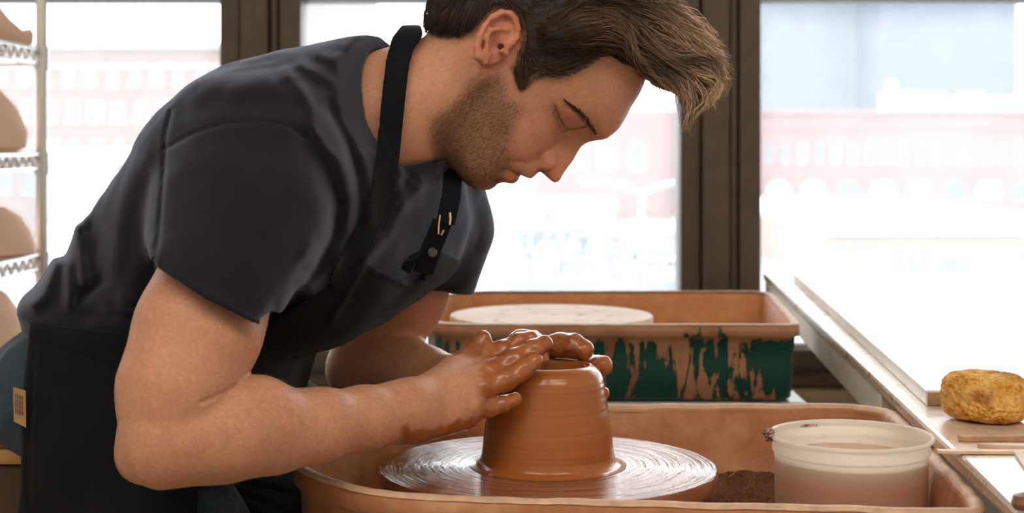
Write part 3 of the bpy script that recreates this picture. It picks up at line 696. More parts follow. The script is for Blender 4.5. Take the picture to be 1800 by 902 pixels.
def poly_sd(poly, x, z):                  # signed distance to a polygon (negative inside)
    poly = np.array(poly, float); d = np.full(len(x), 1e9); ins = np.zeros(len(x), bool); m_ = len(poly)
    for i in range(m_):
        a = poly[i]; b = poly[(i+1) % m_]; e = b-a; wx = x-a[0]; wz = z-a[1]; t = np.clip((wx*e[0]+wz*e[1])/(e@e+1e-12), 0, 1)
        d = np.minimum(d, (wx-t*e[0])**2+(wz-t*e[1])**2)
        c1 = (a[1] > z) != (b[1] > z); ins ^= c1 & (x < (b[0]-a[0])*(z-a[1])/(b[1]-a[1]+1e-12)+a[0])
    return np.where(ins, -1, 1)*np.sqrt(d)
def line_d(poly, x, z):
    d = np.full(len(x), 1e9)
    for i in range(len(poly)-1):
        a = np.array(poly[i], float); e = np.array(poly[i+1], float)-a; wx = x-a[0]; wz = z-a[1]; t = np.clip((wx*e[0]+wz*e[1])/(e@e), 0, 1)
        d = np.minimum(d, (wx-t*e[0])**2+(wz-t*e[1])**2)
    return np.sqrt(d)
def smoothpoly(pts, it=2):
    p = np.array(pts, float)
    for _ in range(it): q = np.roll(p, -1, 0); p = np.stack([p*.75+q*.25, p*.25+q*.75], 1).reshape(-1, 2)
    return p
def XZ(pts, D=1.63): return [((a-900)/F*D, CZ-(b-HY)/F*D) for a, b in pts]
def toPX(p): return p[:, 0]/p[:, 1]*F+900, HY-(p[:, 2]-CZ)/p[:, 1]*F
def sst(x, a, b): t = np.clip((x-a)/(b-a), 0, 1); return t*t*(3-2*t)
# smooth value noise
NT = np.random.RandomState(11).rand(32, 32, 32).astype(f32)
def vnoise(p, sc):
    q = p*sc+100; i = np.floor(q).astype(np.int32); f_ = (q-i); f_ = f_*f_*(3-2*f_); r = 0
    for a in (0, 1):
        for b in (0, 1):
            for c_ in (0, 1):
                w_ = (f_[:, 0] if a else 1-f_[:, 0])*(f_[:, 1] if b else 1-f_[:, 1])*(f_[:, 2] if c_ else 1-f_[:, 2])
                r = r+w_*NT[(i[:, 0]+a) & 31, (i[:, 1]+b) & 31, (i[:, 2]+c_) & 31]
    return r*2-1

# ------------------------------------------------------------------ head
HE = P(885, 80, 1.63); HU = np.array([.891, 0, .454]); HV = np.array([.454, 0, -.891])
def toH(p): q = p-HE.astype(f32); return q@HU.astype(f32), q@HV.astype(f32), q[:, 1]
def fromH(s, r, w_): return HE+HU*s+HV*r+np.array([0, w_, 0])
PROF = np.array([(-.12,.100),(-.108,.118),(-.1005,.1235),(-.094,.1275),(-.0904,.1288),(-.0804,.1300),(-.0717,.1286),(-.0645,.1303),(-.0600,.1338),(-.0560,.1356),(-.0510,.1346),(-.0456,.1302),(-.0425,.1352),(-.0386,.1394),(-.0345,.1388),(-.031,.1375),(-.0245,.1345),
    (-.015,.125),(.0024,.118),(.0176,.1205),(.0279,.1245),(.0406,.1300),(.0527,.1348),(.0725,.1318),(.0941,.1255),(.1093,.1150),(.118,.1060),(.135,.080),(.15,.03)])
FLAT = np.array([(-.12,.100),(-.108,.118),(-.1005,.1235),(-.0904,.1286),(-.0804,.1290),(-.065,.1285),(-.05,.1300),(-.0345,.1320),(-.0245,.1290),(-.015,.124),(.0024,.118),(.0176,.1205),(.0279,.1245),(.0406,.1300),(.0527,.1345),(.0725,.1318),(.0941,.1255),(.1093,.1150),(.118,.1060),(.135,.080),(.15,.03)])
NOSE = np.array([(-.0300,0),(-.0262,.0015),(-.0248,.0040),(-.0236,.0075),(-.0220,.0135),(-.0200,.0208),(-.0175,.0272),(-.0140,.0305),(-.0105,.0305),(-.0068,.0292),(.0024,.0280),(.0100,.0235),(.0176,.0175),(.0279,.0070),(.0350,.0022),(.0450,0)])
def smooth_interp(tab, s, k=5):
    g_ = np.linspace(tab[0, 0], tab[-1, 0], 1200); y = np.interp(g_, tab[:, 0], tab[:, 1]); w_ = np.hanning(2*k+1); w_ /= w_.sum()
    y = np.convolve(np.pad(y, k, 'edge'), w_, 'valid'); return np.interp(s, g_, y).astype(f32)
EAR_C = P(871, 68, 1.545)
def earD(px): return 1.556-.020*(912-px)/78.
def ear_pts(l, r): return [(a, b, earD(a)-c_, r) for a, b, c_ in l]
def ear_sdf(p, mirror=False):
    m_ = np.abs(p-EAR_C.astype(f32)).max(1) < .055
    d = np.full(len(p), .03, f32)
    if not m_.any(): return d
    q = p[m_]
    e1 = np.array([.50, 0, .866]); e3 = np.array([.24, -.97, 0]); e3 /= np.linalg.norm(e3); e2 = np.cross(e3, e1); e2 /= np.linalg.norm(e2); e1 = np.cross(e2, e3)
    b = ell(q, P(872, 68, 1.552), (e1, e2, e3), (.0285, .0190, .0052))
    hel = chain(q, ear_pts([(897,78,0),(908,66,.001),(910,50,.003),(906,34,.004),(896,24,.0045),(881,22,.0045),(866,31,.004),(852,47,.004),(843,64,.004),(839,82,.0035),(839,98,.003)], .0033), .002)
    b = smin(b, hel, .0035)
    b = smin(b, rcone(q, P(845, 99, 1.5385), P(850, 107, 1.5405), .0056, .0050), .006)
    b = smax(b, -ell(q, P(884, 44, 1.545), (e1, e2, e3), (.0095, .0075, .0042)), .003)          # scapha / fossa
    b = smax(b, -rcone(q, P(864, 40, 1.538), P(853, 60, 1.535), .0020, .0014), .003)
    b = smax(b, -ell(q, P(871, 77, 1.542), (e1, e2, e3), (.0115, .0075, .0075)), .003)            # concha
    ant = chain(q, ear_pts([(861,97,.002),(856,84,.003),(855,68,.003),(862,54,.003),(876,50,.002),(890,52,.001)], .0024), .002)
    b = smin(b, ant, .0045)
    b = smin(b, rcone(q, P(887, 92, 1.549), P(881, 88, 1.5445), .0045, .0030), .003)               # tragus
    b = smax(b, -rcone(q, P(877, 83, 1.543), P(884, 82, 1.562), .0030, .0034), .002)
    d[m_] = b; return d
EYE_L = [(974,188),(981,204),(989,219),(998,228),(1011,227),(1031,222)]
lat_eye = Lattice(-.02, .14, .90, 1.0, .0005, lambda x, z: line_d(XZ(EYE_L, 1.597), x, z))
lat_lidf = Lattice(-.02, .14, .90, 1.0, .0005, lambda x, z: line_d(XZ([(990,187),(1002,193),(1014,203),(1024,213),(1032,222)], 1.597), x, z))
LASH = XZ(EYE_L[:5], 1.597)
def head_sdf(p, folds=True):
    s, r, w_ = toH(p); aw = np.abs(w_)
    cran = ell(p, fromH(.060, .028, 0), (HU, HV, (0, 1, 0)), (.086, .098, .0765))
    cran = smin(cran, ell(p, P(852, 42, 1.63), np.eye(3), (.0560, .0600, .0560)), .03)
    t = sst(aw, .013, .029)
    sm = s+.0095*np.clip(aw/.026, 0, 1.2)**2*np.exp(-((s+.05)/.02)**2)
    pr_ = smooth_interp(PROF, sm)*(1-t)+smooth_interp(FLAT, s, 12)*t
    cq = np.interp(s, [-.11, -.08, -.05, -.03, .0, .03, .12], [17, 15, 15.5, 12.5, 10.5, 9.5, 10]).astype(f32)
    Fh = pr_-cq*w_*w_-1500*w_**4
    sig = np.interp(s, [-.026, -.016, -.005, .012, .028, .045], [.0100, .0120, .0100, .0088, .0098, .012]).astype(f32)
    Fh = Fh+smooth_interp(NOSE, s, 7)*np.exp(-(aw/sig)**2.4)
    G = lambda s0, ss, w0, ww, a: a*np.exp(-((s-s0)/ss)**2-((aw-w0)/ww)**2)
    Fh = Fh+G(.047, .0085, .022, .018, .0045)-G(.026, .0135, .030, .017, .0180)+G(-.010, .016, .042, .016, .0035)-G(-.045, .022, .042, .016, .0015)
    Fh = Fh-G(.030, .012, .012, .006, .003)
    Fh = Fh-G(-.0715, .006, 0, .018, .001)-.0016*np.exp(-((aw-(.019+(-.020-s)*.42))/.0028)**2)*sst(-s, .016, .026)*sst(s, -.056, -.042)
    dF = (r-Fh)*.75
    Ws = np.interp(s, [-.12, -.10, -.08, -.06, -.03, .0, .03, .08], [.038, .044, .052, .058, .064, .068, .071, .073]).astype(f32)
    face = smax(dF, aw-Ws, .028)
    sb = np.interp(r, [-.02, .0, .03, .074, .106, .12, .132], [-.06, -.070, -.088, -.1085, -.1045, -.0995, -.092]).astype(f32)
    face = smax(face, sb+5.5*w_*w_-s, .014)
    face = smax(face, -.005-r, .02); face = smax(face, s-.075, .02)
    d = smin(cran, face, .022)
    al = np.full(len(p), 9., f32)
    for sg in (-1, 1):
        ey = np.sqrt((s-.0245)**2+(r-.0885)**2+(w_-sg*.0330)**2)-.0140
        # lids: upper covers down to the lash line, a step down to the lower lid
        ey = ey+.0012*sst(-(s-.0195), 0, .0015)
        d = smin(d, ey, .0035)
        ala = ell(p, fromH(-.0145, .1275, sg*.0120), (HU, HV, (0, 1, 0)), (.0095, .0125, .0066)); al = np.minimum(al, ala)
        d = smin(d, ala, .0060)
        d = smax(d, -ell(p, fromH(-.0235, .1340, sg*.0062), (HU, HV, (0, 1, 0)), (.0038, .0062, .0030)), .002)
    d = d+.0017*np.exp(-(lat_eye(p[:, 0], p[:, 2])/.0011)**2)*(aw > .012)+.0010*np.exp(-(lat_lidf(p[:, 0], p[:, 2])/.0012)**2)*(aw > .012)
    d = d+.0014*np.exp(-((al-.0008)/.0017)**2)*sst(.124-r, 0, .004)*(aw > .012)
    return d
EXPORT_CLAY = []
def neck_sdf(p):
    d = rcone(p, P(865, 128, 1.63), P(690, 205, 1.63), .062, .064)
    d = smin(d, rcone(p, P(690, 205, 1.63), P(590, 280, 1.63), .064, .062), .03)
    st = rcone(p, P(842, 130, 1.562), P(740, 252, 1.605), .011, .008)            # sternomastoid
    return smin(d, st, .02)
def headneck(p): return smin(smin(head_sdf(p), neck_sdf(p), .018), ear_sdf(p), .003)
hv, hq = mesh_sdf(headneck, (-.205, 1.52, .80), (.165, 1.745, 1.16), .00135, cull=.40)

# ------------------------------------------------------------------ arms and hands
near_upper = [(450,320,1.47,.058),(347,584,1.375,.0535),(308,685,1.350,.0475),(288,765,1.335,.0380)]
near_fore = [(288,765,1.335,.0382),(335,764,1.345,.0390),(400,760,1.36,.0395),(480,757,1.39,.0350),(560,748,1.42,.0305),(640,736,1.46,.0272),(700,724,1.49,.0245),(722,720,1.50,.0240)]
WRI = (722, 720, 1.50)
K = dict(index=(846,640,1.585), middle=(858,655,1.560), ring=(850,683,1.545), pinky=(832,716,1.535))
near_f = [[(*K['index'],.0100),(884,616,1.600,.0098),(913,601,1.608,.0088),(934,594,1.612,.0078)],
          [(*K['middle'],.0105),(903,632,1.570,.0108),(938,614,1.579,.0098),(957,604,1.584,.0088)],
          [(*K['ring'],.0100),(888,669,1.551,.0110),(920,650,1.559,.0098),(940,634,1.564,.0082)],
          [(*K['pinky'],.0095),(860,718,1.5445,.0090),(884,711,1.5505,.0082),(906,702,1.5565,.0072)]]
near_thumb = [(757,684,1.530,.0140),(795,650,1.570,.0135),(830,621,1.596,.0108),(849,595,1.602,.0085)]
def hand_near(p):
    d = None
    for nm, r0, r1 in (('index', .0170, .0130), ('middle', .0175, .0135), ('ring', .0175, .0130), ('pinky', .0180, .0125)):
        a = P(*WRI)+np.array([0, 0, {'index': .010, 'middle': .004, 'ring': -.004, 'pinky': -.012}[nm]])
        kn = P(*K[nm]); e = rcone(p, a, kn, r0, r1*.86); d = e if d is None else smin(d, e, .010)
    d = smin(d, rcone(p, P(738, 748, 1.505), P(822, 734, 1.545), .0165, .0120), .012)     # heel of the hand
    d = smin(d, rcone(p, P(742, 700, 1.53), P(795, 668, 1.585), .017, .013), .014)         # thumb root
    for i, nm in enumerate(K):
        kn = P(*K[nm]); d = smin(d, np.sqrt(((p-(kn+np.array([0, -.003, .003])).astype(f32))**2).sum(1))-.0088, .007)
        continue
        a = P(*WRI)+np.array([.02, -.021, {'index': .014, 'middle': .006, 'ring': -.002, 'pinky': -.010}[nm]])
        d = smin(d, rcone(p, a, kn+np.array([-.004, -.0095, .006]), .0022, .0030), .005)      # tendons
    fs = None
    for f_ in near_f:
        e = chain(p, f_, .003)
        for k in (1, 2): e = smin(e, np.sqrt(((p-P(*f_[k][:3]).astype(f32)-np.array([0, -.0012, .0012], f32))**2).sum(1))-f_[k][3]*.90, .004)
        fs = e if fs is None else smin(fs, e, .0025)
    d = smin(d, fs, .007)
    d = smin(d, chain(p, near_thumb, .005), .009)
    return d
lat_cr = Lattice(-.45, .0, .60, .95, .0015, lambda x, z: line_d(XZ([(412,678),(398,687),(375,698),(352,708)], 1.33), x, z))
def arm_near(p):
    up = chain(p, near_upper, .02); fo = chain(p, near_fore, .02)
    el = rcone(p, P(264, 803, 1.335), P(244, 810, 1.337), .0215, .014)
    fo = smin(fo, el, .03)
    br = rcone(p, P(452, 719, 1.372), P(375, 708, 1.36), .027, .020)        # brachioradialis swell
    d = smin(up, smin(fo, br, .025), .004)
    d = d+.0022*np.exp(-(lat_cr(p[:, 0]/p[:, 1]*1.33, CZ+(p[:, 2]-CZ)/p[:, 1]*1.33)/.0016)**2)*(p[:, 1] < 1.36)
    wr = rcone(p, P(690, 725, 1.485), P(*WRI), .0245, .0235)
    return smin(smin(d, wr, .01), hand_near(p), .014)
far_upper = [(775,340,1.82,.052),(706,520,1.865,.050),(660,605,1.865,.047),(632,650,1.86,.039)]
far_fore = [(630,650,1.86,.038),(690,645,1.845,.043),(745,668,1.80,.036),(800,676,1.76,.029),(850,668,1.725,.024)]
far_f = [[(912,622,1.700,.0125),(950,612,1.684,.0125),(985,607,1.672,.0130),(1008,608,1.664,.0128),(1025,615,1.660,.0118)],
         [(925,640,1.712,.0105),(985,636,1.712,.0100),(1035,640,1.690,.0105),(1061,643,1.668,.0105)],
         [(925,668,1.715,.0100),(985,672,1.716,.0095),(1040,684,1.688,.0080),(1061,691,1.664,.0070)],
         [(915,695,1.712,.0095),(975,712,1.712,.0085),(1030,722,1.690,.0080),(1040,724,1.684,.0070)]]
far_thumb = [(880,640,1.69,.0135),(915,606,1.672,.0125),(945,606,1.655,.0105),(950,632,1.642,.0090),(940,655,1.640,.0078)]
def arm_far(p):
    d = smin(chain(p, far_upper, .02), chain(p, far_fore, .02), .008)
    h_ = None
    for f_ in far_f:
        e = rcone(p, P(850, 668, 1.725), P(*f_[0][:3]), .018, .013); h_ = e if h_ is None else smin(h_, e, .01)
    fs = None
    for f_ in far_f:
        e = chain(p, f_, .003); fs = e if fs is None else smin(fs, e, .003)
    h_ = smin(h_, fs, .007); h_ = smin(h_, chain(p, far_thumb, .004), .008)
    # knuckles lifted over the pot, seen shining above the near hand
    h_ = smin(h_, chain(p, [(893,618,1.68,.010),(915,600,1.675,.0115),(938,596,1.668,.0095)], .004), .006)
    return smin(d, h_, .012)
def wet(p, fn, lo_px):                    # thin uneven layer of slip on the hands
    return fn
nv_, nq_ = mesh_sdf(lambda p: arm_near(p)-.0005*vnoise(p, 160)*sst(toPX(p)[0], 820, 850), (-.41, 1.26, .555), (.075, 1.66, .93), .00165, cull=.7)
fv_, fq_ = mesh_sdf(lambda p: arm_far(p)-.0010*vnoise(p, 190)*sst(toPX(p)[0], 820, 850), (-.27, 1.60, .585), (.135, 1.94, .93), .0019, cull=.7)

# skin colouring kept per vertex: stubble, lips, redder nose and ear, clay on the hands, painted shade at eyes and ear
def lerp(a, b, t): return a*(1-t[:, None])+np.array(b, f32)*t[:, None]
BASE = np.array((.59, .285, .165), f32)
def color_head(v):
    lq = XZ([(990,219)], 1.597)[0]; lid0 = lq[0]*.8+lq[1]*.2; s, r, w_ = toH(v); aw = np.abs(w_); c_ = np.tile(BASE, (len(v), 1)); px, py = toPX(v)
    c_ *= (1+.05*vnoise(v, 60))[:, None]
    nose = np.exp(-((s+.012)/.016)**2-((r-.142)/.016)**2-(aw/.02)**2); al_ = np.exp(-((s+.014)/.012)**2-((r-.127)/.012)**2)*(aw > .008); c_ = lerp(c_, (.60, .20, .13), np.maximum(nose*.75, al_*.6))
    c_ = lerp(c_, (.62, .26, .17), .45*np.exp(-((s+.01)/.03)**2-((aw-.045)/.02)**2)*(r > .05))
    ear = np.exp(-(np.linalg.norm(v-EAR_C, axis=1)/.034)**4); c_ = lerp(c_, (.62, .22, .14), ear*.7); c_ = lerp(c_, (.30, .09, .06), .55*np.exp(-((px-872)/9)**2-((py-76)/13)**2)*(v[:, 1] < 1.56))  # reddened ear; shade of its hollow painted into the skin colour
    sm = s+.0095*np.clip(aw/.026, 0, 1.2)**2
    lip = sst(sm, -.0605, -.0560)*sst(-sm, .0375, .041)*sst(-aw, -.027, -.020)*(r > .11); c_ = lerp(c_, (.44, .15, .10), lip*.55)
    c_ = lerp(c_, (.20, .07, .05), np.exp(-((sm+.0460)/.0009)**2)*(aw < .027)*(r > .11)*.8)
    c_ = lerp(c_, (.34, .15, .09), .75*np.exp(-((s-.0145)/.0055)**2-((aw-.033)/.016)**2)*(r > .07)); ed = lat_eye(v[:, 0], v[:, 2]); eo = (aw > .012); c_ = lerp(c_, (.13, .06, .04), .85*np.exp(-(ed/.0010)**2)*eo); c_ = lerp(c_, (.30, .14, .085), .5*np.exp(-(ed/.0050)**2)*eo*sst(-(v[:, 0]*.8+v[:, 2]*.2-lid0), -.001, .003)); c_ = lerp(c_, (.40, .17, .10), .45*np.exp(-((s-.025)/.006)**2-((aw-.033)/.018)**2)*(r > .07)); c_ = lerp(c_, (.30, .13, .08), .5*np.exp(-(lat_lidf(v[:, 0], v[:, 2])/.0012)**2)*(aw > .012))  # lash shadow, lid and fold shade painted into the skin colour
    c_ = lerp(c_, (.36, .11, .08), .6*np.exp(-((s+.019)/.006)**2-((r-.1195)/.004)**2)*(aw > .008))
    # beard: jaw, chin, upper lip
    poly = XZ(BEARD_PX); b = poly_sd(poly, v[:, 0], v[:, 2]); nz_ = vnoise(v, 45)*.004
    bd = sst(-(b+nz_), -.002, .018)*(1-lip)*(1-ear)
    c_ = lerp(c_, (.16, .095, .062), bd*.42)
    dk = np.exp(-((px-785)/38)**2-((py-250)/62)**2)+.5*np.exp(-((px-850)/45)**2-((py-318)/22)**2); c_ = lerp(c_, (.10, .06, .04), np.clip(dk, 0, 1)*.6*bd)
    # skin darkened at the nape and around the hairline to soften the hair edge
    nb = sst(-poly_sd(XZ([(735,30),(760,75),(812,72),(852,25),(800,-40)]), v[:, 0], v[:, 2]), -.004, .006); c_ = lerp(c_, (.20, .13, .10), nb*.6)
    hh = poly_sd(XZ(HPX, 1.60), v[:, 0]/v[:, 1]*1.60, CZ+(v[:, 2]-CZ)/v[:, 1]*1.60)+vnoise(v, 120)*.0015; hh = sst(-hh, -.0065, .001)*(px < 1140)*(1-ear)*(v[:, 1] < 1.63); c_ = lerp(c_, (.045, .028, .020), hh*.75)
    return c_, bd
HPX = [(730,38),(752,54),(775,62),(805,62),(832,50),(848,28),(866,14),(905,14),(915,40),(919,76),(911,106),(903,120),(917,155),(934,140),(957,130),(982,133),(1013,123),(1038,108),(1059,94),(1076,93),(1097,106),(1115,112),(1136,134),(1141,145),(1150,150),(1250,120),(1300,-100),(1000,-300),(700,-150)]
BEARD_PX = [(905,165),(925,175),(932,200),(915,232),(905,255),(912,285),(935,288),(958,300),(945,312),(925,314),(905,325),(870,345),(800,345),(760,300),(748,250),(752,205),(800,170),(850,120),(872,110),(895,125)]
def clay_near(v):
    px, py = toPX(v); nz_ = vnoise(v, 70)*10+vnoise(v, 200)*5
    m1_ = sst(px+nz_+.10*(py-640), 842, 862)
    low = sst(py+nz_+.12*(px-700), 752, 762)*sst(px, 700, 712)
    th = sst(px-.35*(660-py)+nz_, 782, 800)*sst(-py, -636, -620)
    pch = np.exp(-((px-832)/14)**2-((py-678)/12)**2)
    fl = sst(-toPX(v)[1]+0*nz_, -640, -632)*sst(px, 800, 815)
    return np.clip(np.maximum.reduce([m1_, low, th]), 0, 1)
def color_arm(v, clay):
    c_ = np.tile(BASE, (len(v), 1)); c_ *= (1+.06*vnoise(v, 40)+.04*vnoise(v, 140))[:, None]
    px, py = toPX(v)
    c_ = lerp(c_, (.62, .27, .18), .6*np.exp(-((px-740)/70)**2-((py-770)/25)**2)*sst(px, 640, 700))
    c_ = lerp(c_, (.42, .135, .038), clay); c_ = c_*(1-.18*clay*(vnoise(v, 90) > .1))[:, None]
    return c_
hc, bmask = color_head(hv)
ncl = clay_near(nv_); nc = color_arm(nv_, ncl)
fcl = sst(toPX(fv_)[0]+vnoise(fv_, 60)*12, 850, 875); fc_ = color_arm(fv_, fcl)
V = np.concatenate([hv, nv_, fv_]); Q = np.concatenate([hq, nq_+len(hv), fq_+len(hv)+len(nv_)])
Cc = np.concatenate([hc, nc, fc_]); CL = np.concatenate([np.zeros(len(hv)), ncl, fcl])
# inner torso that joins neck and arms under the shirt
def core(p):
    d = rcone(p, P(560, 320, 1.63), P(190, 690, 1.63), .075, .10)
    d = smin(d, rcone(p, P(450, 330, 1.47), P(570, 310, 1.63), .05, .06), .02); d = smin(d, rcone(p, P(765, 345, 1.80), P(570, 310, 1.63), .045, .06), .02)
    return smin(d, rcone(p, P(700, 195, 1.63), P(590, 280, 1.63), .042, .055), .02)
kv, kq = mesh_sdf(core, (-.58, 1.40, .55), (.0, 1.88, 1.03), .008, cull=.7)
Q = np.concatenate([Q, kq+len(V)]); V = np.concatenate([V, kv]); Cc = np.concatenate([Cc, np.tile(BASE, (len(kv), 1))]); CL = np.concatenate([CL, np.zeros(len(kv))])

m = M('skin', (.6,.35,.24), .45, Subsurface_Weight=.12, Subsurface_Scale=.01, IOR=1.4)
m.b.inputs['Subsurface Radius'].default_value = (1, .35, .18)
at = m.n('ShaderNodeAttribute', attribute_name='col'); m.l(at.outputs['Color'], m.b.inputs['Base Color'])
ac = m.n('ShaderNodeAttribute', attribute_name='clay')
m.l(m.mix(1.0, at.outputs['Color'], m.ramp(m.noise(260, 4, .7), [(.25,(.84,.80,.78)),(.75,(1.14,1.14,1.12))]), 'MULTIPLY'), m.b.inputs['Base Color'])
m.rough(m.ramp(ac.outputs['Fac'], [(0,(.48,)*3),(1,(.27,)*3)])); m.l(m.math('MULTIPLY', ac.outputs['Fac'], .5), m.b.inputs['Coat Weight']); m.b.inputs['Coat Roughness'].default_value = .12
m.l(m.math('SUBTRACT', .12, m.math('MULTIPLY', ac.outputs['Fac'], .12)), m.b.inputs['Subsurface Weight'])
m.bump(m.noise(420, 4, .6), .22, .0012); m.bump(m.noise(90, 3, .5), .10, .002)
SKIN = m.m
HIP = (-.46, 1.63, .50)
person = empty('person', HIP, 'man in dark t shirt and apron bending over a wheel, muddy hands on the pot', 'person')
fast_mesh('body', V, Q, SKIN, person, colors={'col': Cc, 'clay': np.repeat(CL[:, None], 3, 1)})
# ================================================================== clothes
TP = smoothpoly(XZ([(745,60),(700,58),(655,66),(600,80),(530,95),(470,110),(420,130),(380,156),(330,193),(290,232),(240,292),(202,347),(166,402),(132,452),(100,486),(68,512),(58,530),(64,548),(70,566),(60,620),(45,700),(40,800),(40,960),(440,960),(470,800),(510,700),(522,650),(530,615),(560,604),(600,596),(650,572),(700,535),(738,500),(765,440),(778,380),(782,320),(770,270),(760,200),(760,120)]), 2)
lat_t = Lattice(-.75, .15, .45, 1.12, .003, lambda x, z: poly_sd(TP, x, z))
HP0 = np.array(P(150, 740, 1.63))[[0, 2]]; HP1 = np.array(P(690, 190, 1.63))[[0, 2]]; AX = HP1-HP0; AXL = AX@AX
def torso_sdf(p, grow=0.):
    dx = p[:, 1]-1.63; t = ((p[:, 0]-HP0[0])*AX[0]+(p[:, 2]-HP0[1])*AX[1])/AXL
    sh = .42*sst(t, .25, .95); x = p[:, 0]-sh*dx
    Wd = np.interp(t, [-.2, .1, .5, .78, .92, 1.02, 1.15], [.165, .165, .175, .190, .175, .125, .085]).astype(f32)
    d2 = lat_t(x, p[:, 2]); T = .115
    q = np.maximum(1+d2/T, 0); g_ = (q**2.2+(np.abs(dx)/Wd)**2.6)**(1/2.4)-1
    return g_*T*.95-grow
def smooth_list(l, D=1.45): return XZ(l, D)
FOLDS = [  # (amplitude m, width m, polyline px)
 (.0050,.0070,[(162,340),(148,372),(140,405),(141,450),(147,490)]), (.0050,.0060,[(132,400),(124,440),(121,480),(124,535)]), (.0060,.0080,[(98,462),(88,495),(78,520),(60,535)]),
 (-.004,.0060,[(178,495),(155,515),(134,535)]), (-.004,.0120,[(150,340),(132,400),(118,440)]),
 (.0035,.0060,[(504,132),(532,162),(547,192),(556,225)]), (.0035,.0060,[(530,113),(566,134),(596,150),(612,175)]), (.0035,.0060,[(560,96),(609,112),(630,124),(652,130)]),
 (-.006,.0120,[(534,245),(572,300),(594,360),(588,420),(560,475),(500,545)]), (.0050,.0090,[(560,230),(596,290),(616,350),(610,410),(585,460),(545,505)]),
 (-.004,.0080,[(580,190),(612,250),(632,320),(634,380),(612,430)]), (.0040,.0080,[(604,180),(632,250),(648,330),(648,380)]),
 (.0045,.0070,[(740,322),(716,350),(698,372),(680,410),(642,455)]), (-.0035,.0080,[(715,320),(695,350),(672,400)]), (.0035,.0060,[(705,270),(700,320),(705,360)]),
 (.0030,.0070,[(270,455),(330,500),(400,540),(455,572)]), (-.003,.0060,[(530,470),(500,510),(470,560)]), (.0030,.0060,[(545,430),(520,480),(492,530)]),
 (.0030,.0100,[(420,160),(470,150),(520,165)]), (-.002,.0120,[(330,200),(390,180),(450,180)]), (.003,.012,[(250,270),(225,330),(205,400),(200,470)]), (-.003,.012,[(225,270),(200,330),(180,400),(175,470)]),
 (.003,.010,[(240,480),(225,520),(215,560)]), (.004,.010,[(190,540),(215,530),(240,535)]), (-.004,.008,[(150,556),(200,548),(250,560)]) ]
SEAMS = [(-.0022,.0016,[(290,262),(340,234),(400,216),(470,213),(512,224),(536,242)]), (-.0022,.0018,[(300,196),(290,240),(288,300),(284,350),(278,420),(268,475)]), (-.0012,.0011,[(536,242),(570,215),(600,190),(625,160)]), (-.0016,.0014,[(652,70),(650,110),(657,160),(670,215),(690,262),(712,300),(738,322),(768,312)]), (.0016,.0030,[(645,72),(643,110),(650,160),(662,218),(682,268),(706,308),(738,332)]), (-.0012,.0011,[(262,452),(360,505),(466,568)])]
def fold_fn(x, z):
    h = np.zeros(len(x))
    for a, w_, l in FOLDS+SEAMS: h += (a*1.45 if (a, w_, l) in FOLDS else a)*np.exp(-(line_d(XZ(l, 1.44), x, z)/w_)**2)
    return h
lat_f = Lattice(-.55, .05, .60, 1.08, .0012, fold_fn)
def sleeve_near(p):
    d = chain(p, [(455,305,1.475,.085),(422,400,1.435,.076),(388,490,1.395,.0625),(372,535,1.38,.0585),(355,575,1.37,.0575)], .03)
    a = P(388, 512, 1.375); ax = np.array([-.50, -.05, -.865]); ax /= np.linalg.norm(ax)
    pl = ((p-a.astype(f32))@ax.astype(f32)); d = smax(d, pl, .003)
    return d, pl
def sleeve_far(p):
    d = chain(p, [(752,335,1.80,.066),(765,400,1.83,.062),(748,470,1.855,.056),(735,500,1.86,.054)], .03)
    a = P(745, 492, 1.86); ax = P(648, 610, 1.865)-P(745, 440, 1.85); ax /= np.linalg.norm(ax); ax2 = np.array([-.25, 0, -.97])
    pl = ((p-a.astype(f32))@ax2.astype(f32)); d = smax(d, pl, .003)
    return d, pl
def shirt_raw(p):
    t = torso_sdf(p); sn, pn = sleeve_near(p); sf, pf = sleeve_far(p)
    d = smin(t, sn, .035); d = smin(d, sf, .03); d = smin(d, neck_sdf(p)-.0055, .02)
    return d, pn, pf
def shirt_outer(p):
    d, pn, pf = shirt_raw(p)
    nearw = sst(-(p[:, 1]-1.63), -.10, .03)
    d = d-lat_f(p[:, 0]/p[:, 1]*1.44, CZ+(p[:, 2]-CZ)/p[:, 1]*1.44)*nearw-.0022*vnoise(p, 17)-.0010*vnoise(p, 42)
    return d, pn, pf
def shirt(p):
    d, pn, pf = shirt_outer(p)
    # hollow sleeves around the arms and the neck opening
    up = chain(p, near_upper, .02)-.0035; d = np.where(pn > -.05, np.maximum(d, -up), d)
    uf = chain(p, far_upper, .02)-.003; d = np.where(pf > -.04, np.maximum(d, -uf), d)
    px, py = p[:, 0]/1.63*F+900, HY-(p[:, 2]-CZ)/1.63*F
    # neckline: plane through (664,66)-(722,262), open towards the head
    sh_ = .30*(p[:, 1]-1.63)
    X_ = p[:, 0]-sh_
    nl = lat_n(X_, p[:, 2]); d = smax(d, -nl, .003)
    d = smax(d, -(neck_sdf(p)-.0015), .001)
    # hem at the waist
    return smax(d, lat_h(p[:, 0], p[:, 2]), .004)
lat_n = Lattice(-.75, .20, .45, 1.15, .003, lambda x, z: poly_sd(XZ([(668,20),(660,66),(668,110),(676,150),(692,215),(716,262),(744,292),(768,286),(800,276),(900,262),(1150,200),(1150,-120),(668,-120)]), x, z))
lat_h = Lattice(-.75, .20, .45, 1.15, .003, lambda x, z: poly_sd(XZ([(-20,400),(20,545),(62,562),(120,574),(200,584),(300,600),(420,640),(560,640),(900,640),(900,-200),(-20,-200)]), x, z))
sv, sq_ = mesh_sdf(shirt, (-.56, 1.27, .70), (-.03, 1.96, 1.085), .0025, cull=.55)
